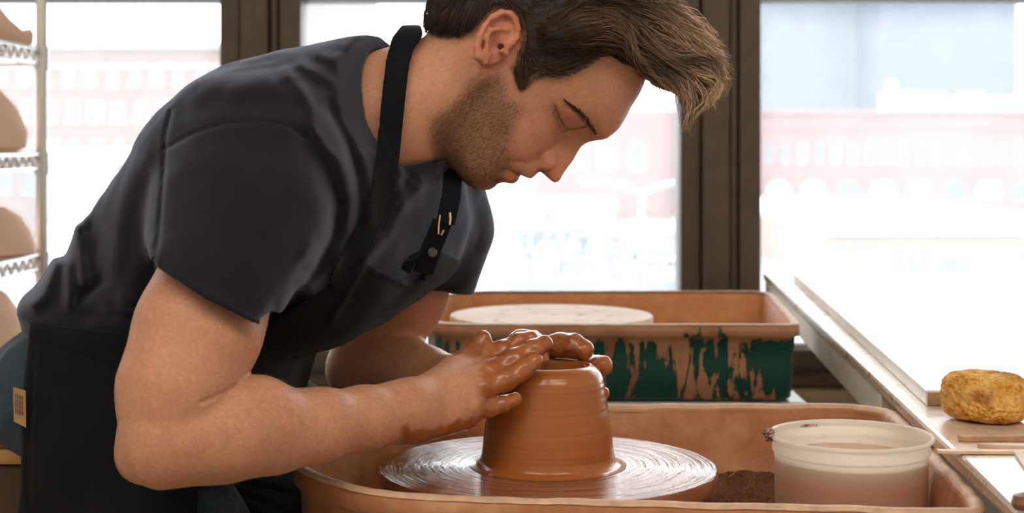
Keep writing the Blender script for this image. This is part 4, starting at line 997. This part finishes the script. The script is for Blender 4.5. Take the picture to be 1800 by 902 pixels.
m = M('black_cotton', (.020,.019,.024), .85, Sheen_Weight=.34, Specular_IOR_Level=.2, Sheen_Roughness=.45)
m.b.inputs['Sheen Tint'].default_value = (.74, .78, 1, 1)
n1 = m.noise(700, 3, .6); n2 = m.noise(9, 4)
m.col(m.mix(.5, m.ramp(n1, [(.3,(.0060,.0055,.0080)),(.7,(.014,.0130,.019))]), m.ramp(n2, [(.3,(.0065,.0063,.0100)),(.7,(.010,.0100,.0160))])))
m.bump(n1, .25, .0008); COTTON = m.m
fast_mesh('t_shirt', sv, sq_, COTTON, person)
# jeans
def jeans(p):
    d = ell(p, P(170, 690, 1.63), np.eye(3), (.110, .165, .060))
    d = smin(d, rcone(p, P(75, 690, 1.55), P(75, 690, 1.71), .050, .050), .05)
    for sg in (-1, 1):
        kn = np.array([-.285, 1.46, .505]) if sg < 0 else np.array([-.265, 1.85, .575])
        hp = np.array([-.42, 1.63+sg*.080, .695])
        l = rcone(p, hp, kn, .078, .070); l = smin(l, rcone(p, kn, np.array([-.26, kn[1], .13]), .066, .052), .03)
        d = smin(d, l, .04)
    w_ = .0045*np.sin(p[:, 0]*120+p[:, 2]*170+7*vnoise(p, 16))*sst(p[:, 0], -.42, -.33)
    return d-w_-.003*vnoise(p, 25)-.0016*vnoise(p, 70)
jv, jq = mesh_sdf(jeans, (-.68, 1.34, .08), (-.10, 1.98, .80), .0045, cull=.55)
m = M('denim', (.02,.05,.08), .85, Sheen_Weight=.1); n1 = m.noise(500, 2, .5, (1,1,.3)); n2 = m.noise(22, 5, .6)
m.col(m.mix(.45, m.ramp(n2, [(.38,(.004,.010,.018)),(.62,(.020,.047,.072))]), m.ramp(n1, [(.35,(.005,.012,.020)),(.65,(.021,.046,.070))]))); m.bump(n2, .4, .004); m.bump(n1, .3, .001)
fast_mesh('jeans', jv, jq, m.m, person)
# shoes
def shoes(p):
    d = None
    for sg in (-1, 1):
        a = np.array([-.25, 1.46 if sg < 0 else 1.85, .05]); e = rcone(p, a, a+np.array([.17, 0, -.008]), .042, .036); e = smin(e, rcone(p, a, a+np.array([.01, 0, .07]), .045, .046), .03)
        e = smax(e, -p[:, 2]+.001, .004); d = e if d is None else np.minimum(d, e)
    return d
for sg in (-1, 1):
    yc = 1.46 if sg < 0 else 1.85; lo = (-.33, yc-.07, -.01); zv, zq = mesh_sdf(shoes, lo, (.02, yc+.07, .19), .006, cull=.8)
    fast_mesh('shoe', zv, zq, simple('brown_leather_shoe', (.10,.06,.035), .5, .2, 20), person)
# apron: follows torso and hips
def base_cloth(p): return np.minimum(np.minimum(torso_sdf(p), jeans_low(p)), 9)
def jeans_low(p):
    d = ell(p, P(190, 760, 1.63), np.eye(3), (.10, .172, .12)); return smin(d, rcone(p, np.array([-.40, 1.54, .715]), np.array([-.285, 1.455, .505]), .080, .073), .05)
AP = [(52,563),(120,575),(200,584),(300,602),(400,612),(452,590),(470,575),(540,527),(600,486),(634,463),(648,466),(690,483),(722,495),(742,490),(752,455),(780,440),(830,470),(800,560),(640,680),(560,760),(350,860),(346,980),(20,980),(36,860),(38,700)]
lat_a = Lattice(-.75, .20, .35, 1.15, .003, lambda x, z: poly_sd(XZ(AP, 1.56), x, z))
lat_as = Lattice(-.75, .2, .35, 1.15, .0015, lambda x, z: -.0016*np.exp(-(line_d(XZ([(50,600),(100,610),(150,628),(215,655)],1.5), x, z)/.0015)**2)-.0016*np.exp(-(line_d(XZ([(62,600),(56,700),(52,800),(50,902)],1.5), x, z)/.0014)**2)
    +.003*np.exp(-(line_d(XZ([(638,468),(615,510),(583,565)],1.5), x, z)/.003)**2)+.002*np.exp(-(line_d(XZ([(655,478),(690,492),(724,506),(744,500)],1.5), x, z)/.0016)**2))
def apron(p):
    b = smin(torso_sdf(p), jeans_low(p), .02)-.0030*vnoise(p, 13)-.0018*vnoise(p, 30)-.0022*vnoise(p, 17)
    b = b-lat_as(p[:, 0]/p[:, 1]*1.5, CZ+(p[:, 2]-CZ)/p[:, 1]*1.5)
    sh_ = b-.0045; d = smax(sh_, -(b+.006), .001)
    d = smax(d, lat_a(p[:, 0]/p[:, 1]*1.56, CZ+(p[:, 2]-CZ)/p[:, 1]*1.56), .003)
    back = (p[:, 1]-1.66)+np.where(p[:, 0] > -.33, -.5, 0)
    return smax(d, back, .004)
av, aq = mesh_sdf(apron, (-.56, 1.33, .56), (-.02, 1.84, .86), .0027, cull=.5)
m = M('navy_apron_canvas', (.012,.014,.018), .8, Sheen_Weight=.05, Specular_IOR_Level=.15); n1 = m.noise(900, 2, .5); m.col(m.ramp(n1, [(.3,(.002,.0026,.0038)),(.7,(.0055,.007,.0105))])); m.bump(n1, .3, .0008); CANVAS = m.m
apo = fast_mesh('apron', av, aq, CANVAS, person)
# neck strap draped over the shirt and neck
STRAP = [(722,58),(708,76),(699,110),(693,160),(687,220),(680,290),(670,350),(646,405),(618,455),(600,490)]
lat_s = Lattice(-.3, .02, .75, 1.10, .0015, lambda x, z: line_d(XZ(STRAP, 1.52), x, z))
def strap(p):
    so, _, _ = shirt_outer(p); b = np.minimum(so, neck_sdf(p))
    d = np.maximum(b-.0042, -(b-.0002))
    q = lat_s(p[:, 0]/p[:, 1]*1.52, CZ+(p[:, 2]-CZ)/p[:, 1]*1.52)-.0118
    d = smax(d, q, .001); px, py = toPX(p)
    return smax(d, (p[:, 1]-1.635)-np.where(py < 95, .1, 0), .002)
tv, tq = mesh_sdf(strap, (-.20, 1.42, .77), (-.08, 1.74, 1.065), .0019, cull=.5)
fast_mesh('neck_strap', tv, tq, CANVAS, apo)
def ribbon(name, pts, width, th, mat, parent, wdir):
    pts = [np.array(p) for p in pts]; wd = np.array(wdir, float); wd /= np.linalg.norm(wd); v = []; f = []
    for i, p in enumerate(pts):
        t = pts[min(i+1, len(pts)-1)]-pts[max(i-1, 0)]; t /= np.linalg.norm(t); w_ = wd-t*(wd@t); w_ /= np.linalg.norm(w_); n_ = np.cross(t, w_)
        for a, b in ((-1,-1),(1,-1),(1,1),(-1,1)): v.append(p+w_*a*width/2+n_*b*th/2)
    for i in range(len(pts)-1):
        for k in range(4): f.append((i*4+k, i*4+(k+1) % 4, (i+1)*4+(k+1) % 4, (i+1)*4+k))
    f += [(3,2,1,0), tuple(4*(len(pts)-1)+k for k in range(4))]
    return mesh_obj(name, v, f, mat, parent, False)
# far side strap with brass ring buckle, loose strap end
BRASS = M('brass', (.80,.56,.30), .25, Metallic=1.0).m
ribbon('buckle_strap', [P(796,270,1.66), P(797,300,1.625), P(793,345,1.605), P(783,392,1.595)], .020, .002, CANVAS, apo, (1,.4,.1))
ribbon('buckle_strap', [P(778,388,1.586), P(768,415,1.588), P(757,440,1.588), P(744,480,1.592)], .022, .0022, CANVAS, apo, (1,.4,.3))
MB().tube([P(773,378,1.583), P(771,395,1.582), P(770,412,1.582), P(776,413,1.581), P(780,404,1.581)], .0013, 10).build('buckle_ring', BRASS, apo, True)
MB().tube([P(790,374,1.580), P(791,384,1.579), P(790,395,1.579)], .0014, 10).build('buckle_ring', BRASS, apo, True)
o = MB().lathe([(0,.002),(.004,.0018),(.0052,.0006),(.0052,0),(0,0)], (0,0,0), 24).build('button', simple('dark_button', (.05,.055,.06), .4, .1, 50), None, True)
o.rotation_euler = (PI/2, .3, .5); o.location = P(760, 444, 1.584); attach(o, apo)
ribbon('pocket_flap', [P(733,446,1.583), P(722,456,1.575), P(708,474,1.570)], .020, .002, CANVAS, apo, (1,.3,.8))
# leather tag on the apron edge, with rows of tiny unreadable print
lt = simple('tan_leather', (.36,.21,.09), .6, .12, 60)
def tagpt(px, py, o_=0): return P(px, py, 1.452-o_)
v = []
for dd in (0, .0016):
    for a, b in ((23,680),(45,687),(46,752),(24,741)): v.append(tagpt(a, b, dd))
tg = mesh_obj('leather_tag', v, [(0,3,2,1),(4,5,6,7),(0,1,5,4),(1,2,6,5),(2,3,7,6),(3,0,4,7)], lt, apo, False)
q = MB()
for k in range(5):
    x = 27+k*3; 
    for (ya, yb) in ((692,700),(702,716),(718,727)): 
        a = tagpt(x, ya+k, .0019); b = tagpt(x+1.0, yb+k, .0019); q.box(min(a[0],b[0]), max(a[0],b[0]), a[1]-.0001, a[1]+.0002, b[2], a[2])
q.build('tag_print', simple('tag_ink', (.05,.03,.02), .7, .1, 40), tg)

# ================================================================== hair
HR = [(-.062,-.066),(-.066,-.045)]
lat_hr = Lattice(-.16, .30, .92, 1.30, .0015, lambda x, z: poly_sd(XZ(HPX, 1.60), x, z))
def hair_vol(p, clip=True):
    s, r, w_ = toH(p)
    d = ell(p, fromH(.060, .028, 0), (HU, HV, (0, 1, 0)), (.0905, .1035, .0810))
    d = smin(d, ell(p, P(852, 42, 1.63), np.eye(3), (.0625, .0665, .0625)), .025)
    top = ell(p, fromH(.085, .030, 0), (HU, HV, (0, 1, 0)), (.092, .094, .066))
    d = smin(d, top, .03)
    d = smin(d, head_sdf(p)-.0035, .004)
    if clip: d = smax(d, lat_hr(p[:, 0]/p[:, 1]*1.60, CZ+(p[:, 2]-CZ)/p[:, 1]*1.60), .006)
    for D, k in ((1.585, .80), (1.63, 1.), (1.675, .85)):
        c_ = chain(p, [(1010,-4,D,.036*k),(1085,22,D,.036*k),(1150,58,D,.029*k),(1198,90,D,.020*k),(1236,118,D,.011*k),(1230,150,D,.005*k),(1212,190,D,.003*k)], .03)
        d = smin(d, c_, .022)
    d = smin(d, chain(p, [(975,60,1.548,.013),(1030,50,1.548,.017),(1075,45,1.553,.017),(1100,66,1.562,.011),(1110,88,1.570,.006)], .02), .014)   # side lock
    return d
def hair_mesh_fn(p):
    d = hair_vol(p)
    return d+.0022-.0011*vnoise(np.stack([p[:, 0]*.5+p[:, 2]*.3, p[:, 1]*2.2, p[:, 2]*1.4-p[:, 0]*.8], 1), 90)
rv, rq = mesh_sdf(hair_mesh_fn, (-.115, 1.525, .985), (.225, 1.735, 1.185), .0023, cull=.5)
m = M('dark_brown_hair', (.03,.018,.012), .5); at = m.n('ShaderNodeAttribute', attribute_name='col'); m.l(at.outputs['Color'], m.b.inputs['Base Color'])
# strands
GUIDES = [[(760,-60),(900,-80),(1020,-60),(1110,-20),(1180,30),(1240,75),(1268,115),(1255,160),(1225,200)],
 [(900,-20),(980,-20),(1060,0),(1120,40),(1170,90),(1215,130),(1230,170),(1205,225)],
 [(920,60),(970,58),(1030,34),(1080,34),(1110,60),(1119,96)], [(925,95),(965,100),(1010,76),(1060,52),(1098,66),(1114,98)],
 [(1100,70),(1140,110),(1180,140),(1208,175),(1205,228)], [(1120,110),(1150,135),(1190,165)],
 [(905,0),(960,20),(1020,5),(1080,5),(1112,35)], [(916,60),(913,100),(916,150)], [(930,105),(925,125),(918,150)], [(935,122),(975,122),(1020,104),(1052,82),(1082,82),(1105,104)],
 [(880,-60),(850,-20),(845,15)], [(830,-40),(805,0),(790,40),(775,62)], [(800,-50),(765,-5),(750,48)], [(820,-20),(790,10),(768,58)], [(860,-10),(850,10),(838,40)], [(880,-30),(900,-5),(912,15)], [(1120,70),(1160,95),(1205,108),(1250,98),(1284,112)], [(1130,95),(1180,120),(1230,130),(1282,140),(1262,175)], [(1110,10),(1150,30),(1200,45),(1255,75)], [(1150,85),(1190,110),(1225,150),(1246,178)]]
GA = np.array([g[i] for g in GUIDES for i in range(len(g)-1)], float); GB = np.array([g[i+1] for g in GUIDES for i in range(len(g)-1)], float)
def flow(px, py):
    p = np.stack([px, py], 1)[:, None]; e = (GB-GA)[None]; t = np.clip(((p-GA)*e).sum(2)/(e**2).sum(2), 0, 1); dd = ((p-GA-t[..., None]*e)**2).sum(2)
    w_ = 1/(dd+60)**2.2; u_ = e/np.linalg.norm(e, axis=2, keepdims=True); d = (w_[..., None]*u_).sum(1); return d/(np.linalg.norm(d, axis=1, keepdims=True)+1e-9)
def grad(fn, p, e=.0012):
    g_ = np.stack([fn(p+np.array(o_, f32)*e)-fn(p-np.array(o_, f32)*e) for o_ in ((1,0,0),(0,1,0),(0,0,1))], 1); return g_/(np.linalg.norm(g_, axis=1, keepdims=True)+1e-9)
def strands(pts_list, rad, cols):         # pts (n, m, 3) -> three sided tapering tubes
    n, m_, _ = pts_list.shape; t = np.gradient(pts_list, axis=1); t /= np.linalg.norm(t, axis=2, keepdims=True)+1e-9
    a = np.cross(t, np.array([.3, 1, .2])); a /= np.linalg.norm(a, axis=2, keepdims=True)+1e-9; b = np.cross(t, a)
    tp = (rad[:, None]*np.linspace(1, .25, m_)[None])[..., None]
    v = np.stack([pts_list+tp*(math.cos(q)*a+math.sin(q)*b) for q in (0, 2.094, 4.189)], 2).reshape(-1, 3)
    base = (np.arange(n)[:, None]*m_+np.arange(m_-1)[None]).ravel()*3; f = []
    for k in range(3): k2 = (k+1) % 3; f.append(np.stack([base+k, base+k2, base+3+k2, base+3+k], 1))
    return v, np.concatenate(f), np.repeat(cols, m_*3, axis=0)
rs = np.random.RandomState(5)
lat_q = Lattice(-.16, .30, .92, 1.30, .0015, lambda x, z: poly_sd(XZ([(900,-200),(1150,-90),(1180,-10),(1205,12),(1238,42),(1262,72),(1280,108),(1282,140),(1270,168),(1248,190),(1225,205),(1214,230),(1204,230),(1200,190),(1190,166),(1140,146),(1100,120),(900,120)], 1.60), x, z))
px, py = toPX(rv); vis = (rv[:, 1] < 1.72) & (py > -75) 
ids = np.nonzero(vis)[0]; NS = 17000; wis = None; ids = rs.choice(ids, NS, replace=True); wis = np.where(rs.rand(NS) < .12, .006, .0008); hlt = rs.uniform(-.001, .0042, NS)
sd = rv[ids]+rs.normal(0, .0012, (NS, 3)); spx, spy = toPX(sd)
longm = sst(spx, 960, 1090)*sst(-spy+.28*(spx-900), -60, 10)
longm = np.maximum(longm, sst(spx, 1090, 1120))
nape = sst(-spx, -900, -860); L = (.016+.050*longm+.006*nape)*rs.uniform(.6, 1.15, NS)
ST = 13; pt = sd.astype(f32); lay = ((rs.rand(NS)**1.5*(.0025+.0075*longm)+.0008)*(1+.6*vnoise(sd.astype(f32), 80))).astype(f32); paths = [pt.copy()]
HV2 = lambda q: hair_vol(q, False)
dead = np.zeros(NS, bool)
jit = (rs.normal(0, 1, (NS, 3))*(.05+.11*longm[:, None])).astype(f32)
clump = np.stack([vnoise(sd.astype(f32), 75), vnoise(sd.astype(f32)+3, 75), vnoise(sd.astype(f32)+7, 75)], 1)*(.15+.35*longm[:, None])
for i in range(ST-1):
    a_, b_ = toPX(pt); d2_ = flow(a_, b_); dv = np.stack([d2_[:, 0], np.zeros(NS), -d2_[:, 1]], 1).astype(f32)+jit*(.4+i/ST)+clump
    d = HV2(pt); g_ = grad(HV2, pt); dv = dv-g_*(dv*g_).sum(1, keepdims=True)*np.where(np.abs(d) < .006, .85, .0)[:, None]; dv /= np.linalg.norm(dv, axis=1, keepdims=True)
    pt = pt+dv*(L/(ST-1))[:, None].astype(f32)
    d = HV2(pt); g_ = grad(HV2, pt); tgt = lay*(i+1)/4 if i < 4 else lay
    corr = np.where(np.abs(d) < .008, (tgt-d), np.where(d < 0, -d+tgt, 0)); pt = pt+g_*corr[:, None]*.8
    hd = head_sdf(pt); bad = hd < .0008; pt = np.where(bad[:, None], pt+grad(head_sdf, pt)*(.0012-hd)[:, None], pt)
    q_ = toPX(pt); oq = (lat_q(pt[:, 0]/pt[:, 1]*1.60, CZ+(pt[:, 2]-CZ)/pt[:, 1]*1.60) > wis) & (q_[0] > 1128)
    oh = (lat_hr(pt[:, 0]/pt[:, 1]*1.60, CZ+(pt[:, 2]-CZ)/pt[:, 1]*1.60) > hlt) & (q_[0] < 1128)
    dead |= oq | oh; pt = np.where(dead[:, None], paths[-1], pt)
    paths.append(pt.copy())
PT = np.stack(paths, 1)
def hair_col(px, py, n, r_):
    c_ = np.tile(np.array((.042, .025, .017)), (n, 1)); t = sst(px, 1060, 1220); c_ = c_*(1-t[:, None])+np.array((.46, .32, .215))*t[:, None]  # paler towards the quiff: backlit rim painted into the hair colour
    lk = np.exp(-((px-1060)/60)**2-((py-55)/28)**2); c_ = c_*(1-.6*lk[:, None])+np.array((.24, .13, .07))*.6*lk[:, None]
    return c_*(.35+1.9*r_.rand(n)**1.6)[:, None]*(1+.75*vnoise(np.stack([px*.002, px*0, py*.022], 1).astype(f32), 3))[:, None]
sc_ = hair_col(spx, spy, NS, rs); sv2, sf2, sc2 = strands(PT, np.full(NS, .00030)*rs.uniform(.7, 1.3, NS), sc_)
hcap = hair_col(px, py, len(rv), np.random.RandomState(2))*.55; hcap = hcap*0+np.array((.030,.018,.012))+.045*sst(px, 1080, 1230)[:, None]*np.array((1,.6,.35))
# fly-away hairs at the quiff tips and nape
NF = 260; fp = []
for k in range(NF):
    a0 = rs.choice(np.nonzero((spx > 1185))[0]); p0 = PT[a0, 8]; a_ = rs.uniform(0, 6.28); dr = np.array([rs.normal(.6, .5), rs.normal(0, .5), rs.normal(-.35, .7)]); dr /= np.linalg.norm(dr)
    cu = rs.normal(0, 1, 3); cu -= dr*(cu@dr); Lk = rs.uniform(.008, .024); t = np.linspace(0, 1, ST)[:, None]; fp.append(p0+dr*Lk*t+cu*Lk*.5*t**2+np.array([0, 0, -.008])*t**2)
fp = np.array(fp); fv2, ff2, fc2 = strands(fp, np.full(NF, .00014), np.tile(np.array((.22,.14,.085)), (NF, 1)))
V = np.concatenate([rv, sv2, fv2]); Q = np.concatenate([rq, sf2+len(rv), ff2+len(rv)+len(sv2)]); C_ = np.concatenate([hcap, sc2, fc2])
m.b.inputs['Roughness'].default_value = .52; m.b.inputs['Specular IOR Level'].default_value = .4
ho = fast_mesh('hair', V, Q, m.m, person, colors={'col': C_}); ho['kind'] = 'stuff'
# beard stubble, brows, lashes
cand = np.nonzero(bmask > .25)[0]; NBD = 14000; bw = bmask[cand]**2; cb = rs.choice(cand, NBD, p=bw/bw.sum())
p0 = hv[cb]; s_, r_, w_ = toH(p0); g_ = grad(headneck, p0.astype(f32)); down = -HU*1.0+HV*.15
dv = down[None]-g_*(g_@down)[:, None]; dv /= np.linalg.norm(dv, axis=1, keepdims=True)+1e-9
dr = dv*.85+g_*.5+rs.normal(0, .28, (NBD, 3)); dr /= np.linalg.norm(dr, axis=1, keepdims=True); Lb = rs.uniform(.0010, .0027, NBD)
t = np.linspace(0, 1, 4)[None, :, None]; BP = p0[:, None]+dr[:, None]*Lb[:, None, None]*t+(dv*.0012)[:, None]*t**2
bc = np.tile(np.array((.05,.03,.02)), (NBD, 1))*(.5+1.2*rs.rand(NBD))[:, None]; bc[rs.rand(NBD) < .2] = (.16,.09,.05)
v1, f1, c1 = strands(BP, np.full(NBD, .00009), bc)
bo = fast_mesh('beard', v1, f1, m.m, person, colors={'col': c1}); bo['kind'] = 'stuff'
def headpt(s, r_guess, w_):              # march inwards along the forward axis onto the face
    p = np.array([fromH(s, .17, w_)], f32)
    for _ in range(60):
        d = head_sdf(p)[0]
        if d < .0002: break
        p = p-(HV*d*.5).astype(f32)
    return p[0]
def sidept(x, z, sg):                     # march sideways onto the head
    y = 1.63+sg*.10; p = np.array([[x, y, z]], f32)
    for _ in range(80):
        d = head_sdf(p)[0]
        if d < .0003: break
        p[0, 1] -= sg*max(d, .0003)*.6
    return p[0].astype(float)
def along(poly, t):
    poly = np.array(poly); L_ = np.linalg.norm(np.diff(poly, axis=0), axis=1); c_ = np.concatenate([[0], np.cumsum(L_)])/L_.sum()
    return np.array([np.interp(t, c_, poly[:, 0]), np.interp(t, c_, poly[:, 1])])
BROW = XZ([(993,181),(1006,190),(1018,200),(1029,211),(1039,224),(1048,237)], 1.60)
for sg in (-1, 1):
    pts = []
    for k in range(640):
        u_ = rs.rand()**.8; q = along(BROW, u_); e = along(BROW, min(1, u_+.05))-along(BROW, max(0, u_-.05)); e /= np.linalg.norm(e); nrm = np.array([-e[1], e[0]])
        wd = .0005+.0022*math.sin(min(1, u_*1.15)*PI*.78)**1.2; q = q+nrm*rs.normal(0, .55)*wd
        p = sidept(q[0], q[1], sg); dr2 = -e*.9+nrm*rs.normal(.25, .30); dr = np.array([dr2[0], sg*rs.uniform(.2, .55), dr2[1]]); dr /= np.linalg.norm(dr); L_ = rs.uniform(.003, .0065)
        t = np.linspace(0, 1, 4)[:, None]; pts.append(p+np.array([0, sg*.0004, 0])+dr*L_*t-np.array([0, sg*.0003, 0])*t**2)
    n_ = len(pts); v1, f1, c1 = strands(np.array(pts), np.full(n_, .00019), np.tile(np.array((.05,.03,.02)), (n_, 1))); fast_mesh('eyebrow', v1, f1, m.m, person, colors={'col': c1})
    pts = []
    for k in range(110):
        u_ = rs.rand()*.80; q = along(LASH, u_); p = sidept(q[0], q[1], sg)
        dr = np.array([-.75-.1*u_, sg*rs.uniform(.15, .6), -.35-.5*u_+.25])+rs.normal(0, .15, 3); dr /= np.linalg.norm(dr); L_ = rs.uniform(.0025, .0060)
        t = np.linspace(0, 1, 5)[:, None]; pts.append(p+dr*L_*t+np.array([0, 0, -.0012])*t**2)
    n_ = len(pts); v1, f1, c1 = strands(np.array(pts), np.full(n_, .00015), np.tile(np.array((.035,.02,.014)), (n_, 1))); fast_mesh('eyelashes', v1, f1, m.m, person, colors={'col': c1})
# fine light hairs on the near forearm
ca = np.nonzero((toPX(nv_)[0] > 380) & (toPX(nv_)[0] < 720))[0]; NA = 1800; cb = rs.choice(ca, NA); p0 = nv_[cb]; g_ = grad(arm_near, p0.astype(f32))
ax_ = P(700, 724, 1.49)-P(400, 763, 1.36); ax_ /= np.linalg.norm(ax_); dv = ax_[None]*.8+np.array([0, 0, -.5])[None]; dv = dv-g_*(g_*dv).sum(1, keepdims=True); dv /= np.linalg.norm(dv, axis=1, keepdims=True)
dr = dv+g_*.28+rs.normal(0, .2, (NA, 3)); dr /= np.linalg.norm(dr, axis=1, keepdims=True); t = np.linspace(0, 1, 5)[None, :, None]; La = rs.uniform(.004, .010, NA)
AP_ = p0[:, None]+dr[:, None]*La[:, None, None]*t-g_[:, None]*(La*.25)[:, None, None]*t**2
v1, f1, c1 = strands(AP_, np.full(NA, .00009), np.tile(np.array((.30,.17,.09)), (NA, 1))); ah = fast_mesh('arm_hair', v1, f1, m.m, person, colors={'col': c1}); ah['kind'] = 'stuff'

# ------------------------------------------------------------------ stool under the man, crate behind him
WOODS = simple('stool_wood', (.20,.11,.05), .6, .2, 14)
st = empty('stool', (-.49, 1.64, 0), 'box stool under the man with a red and tan banded cushion edge, lower left corner', 'stool')
zt = pz(768, 1.50)
MB().box(-.70, -.36, 1.505, 1.80, .04, pz(818, 1.505), .004).build('body', simple('dark_stool_wood', (.06,.032,.016), .8, .2, 12), st)
MB().box(-.705, -.355, 1.50, 1.805, pz(818, 1.5), pz(791, 1.5), .004).build('tan_band', simple('tan_webbing', (.40,.20,.07), .7, .15, 40), st)
MB().box(-.703, -.357, 1.502, 1.803, pz(791, 1.5), zt, .006).build('cushion', simple('red_cushion', (.30,.035,.02), .8, .15, 30), st)
for x in (-.68, -.38):
    for y in (1.525, 1.78): MB().box(x-.018, x+.018, y-.018, y+.018, 0, .04, .002).build('foot', WOODS, st)
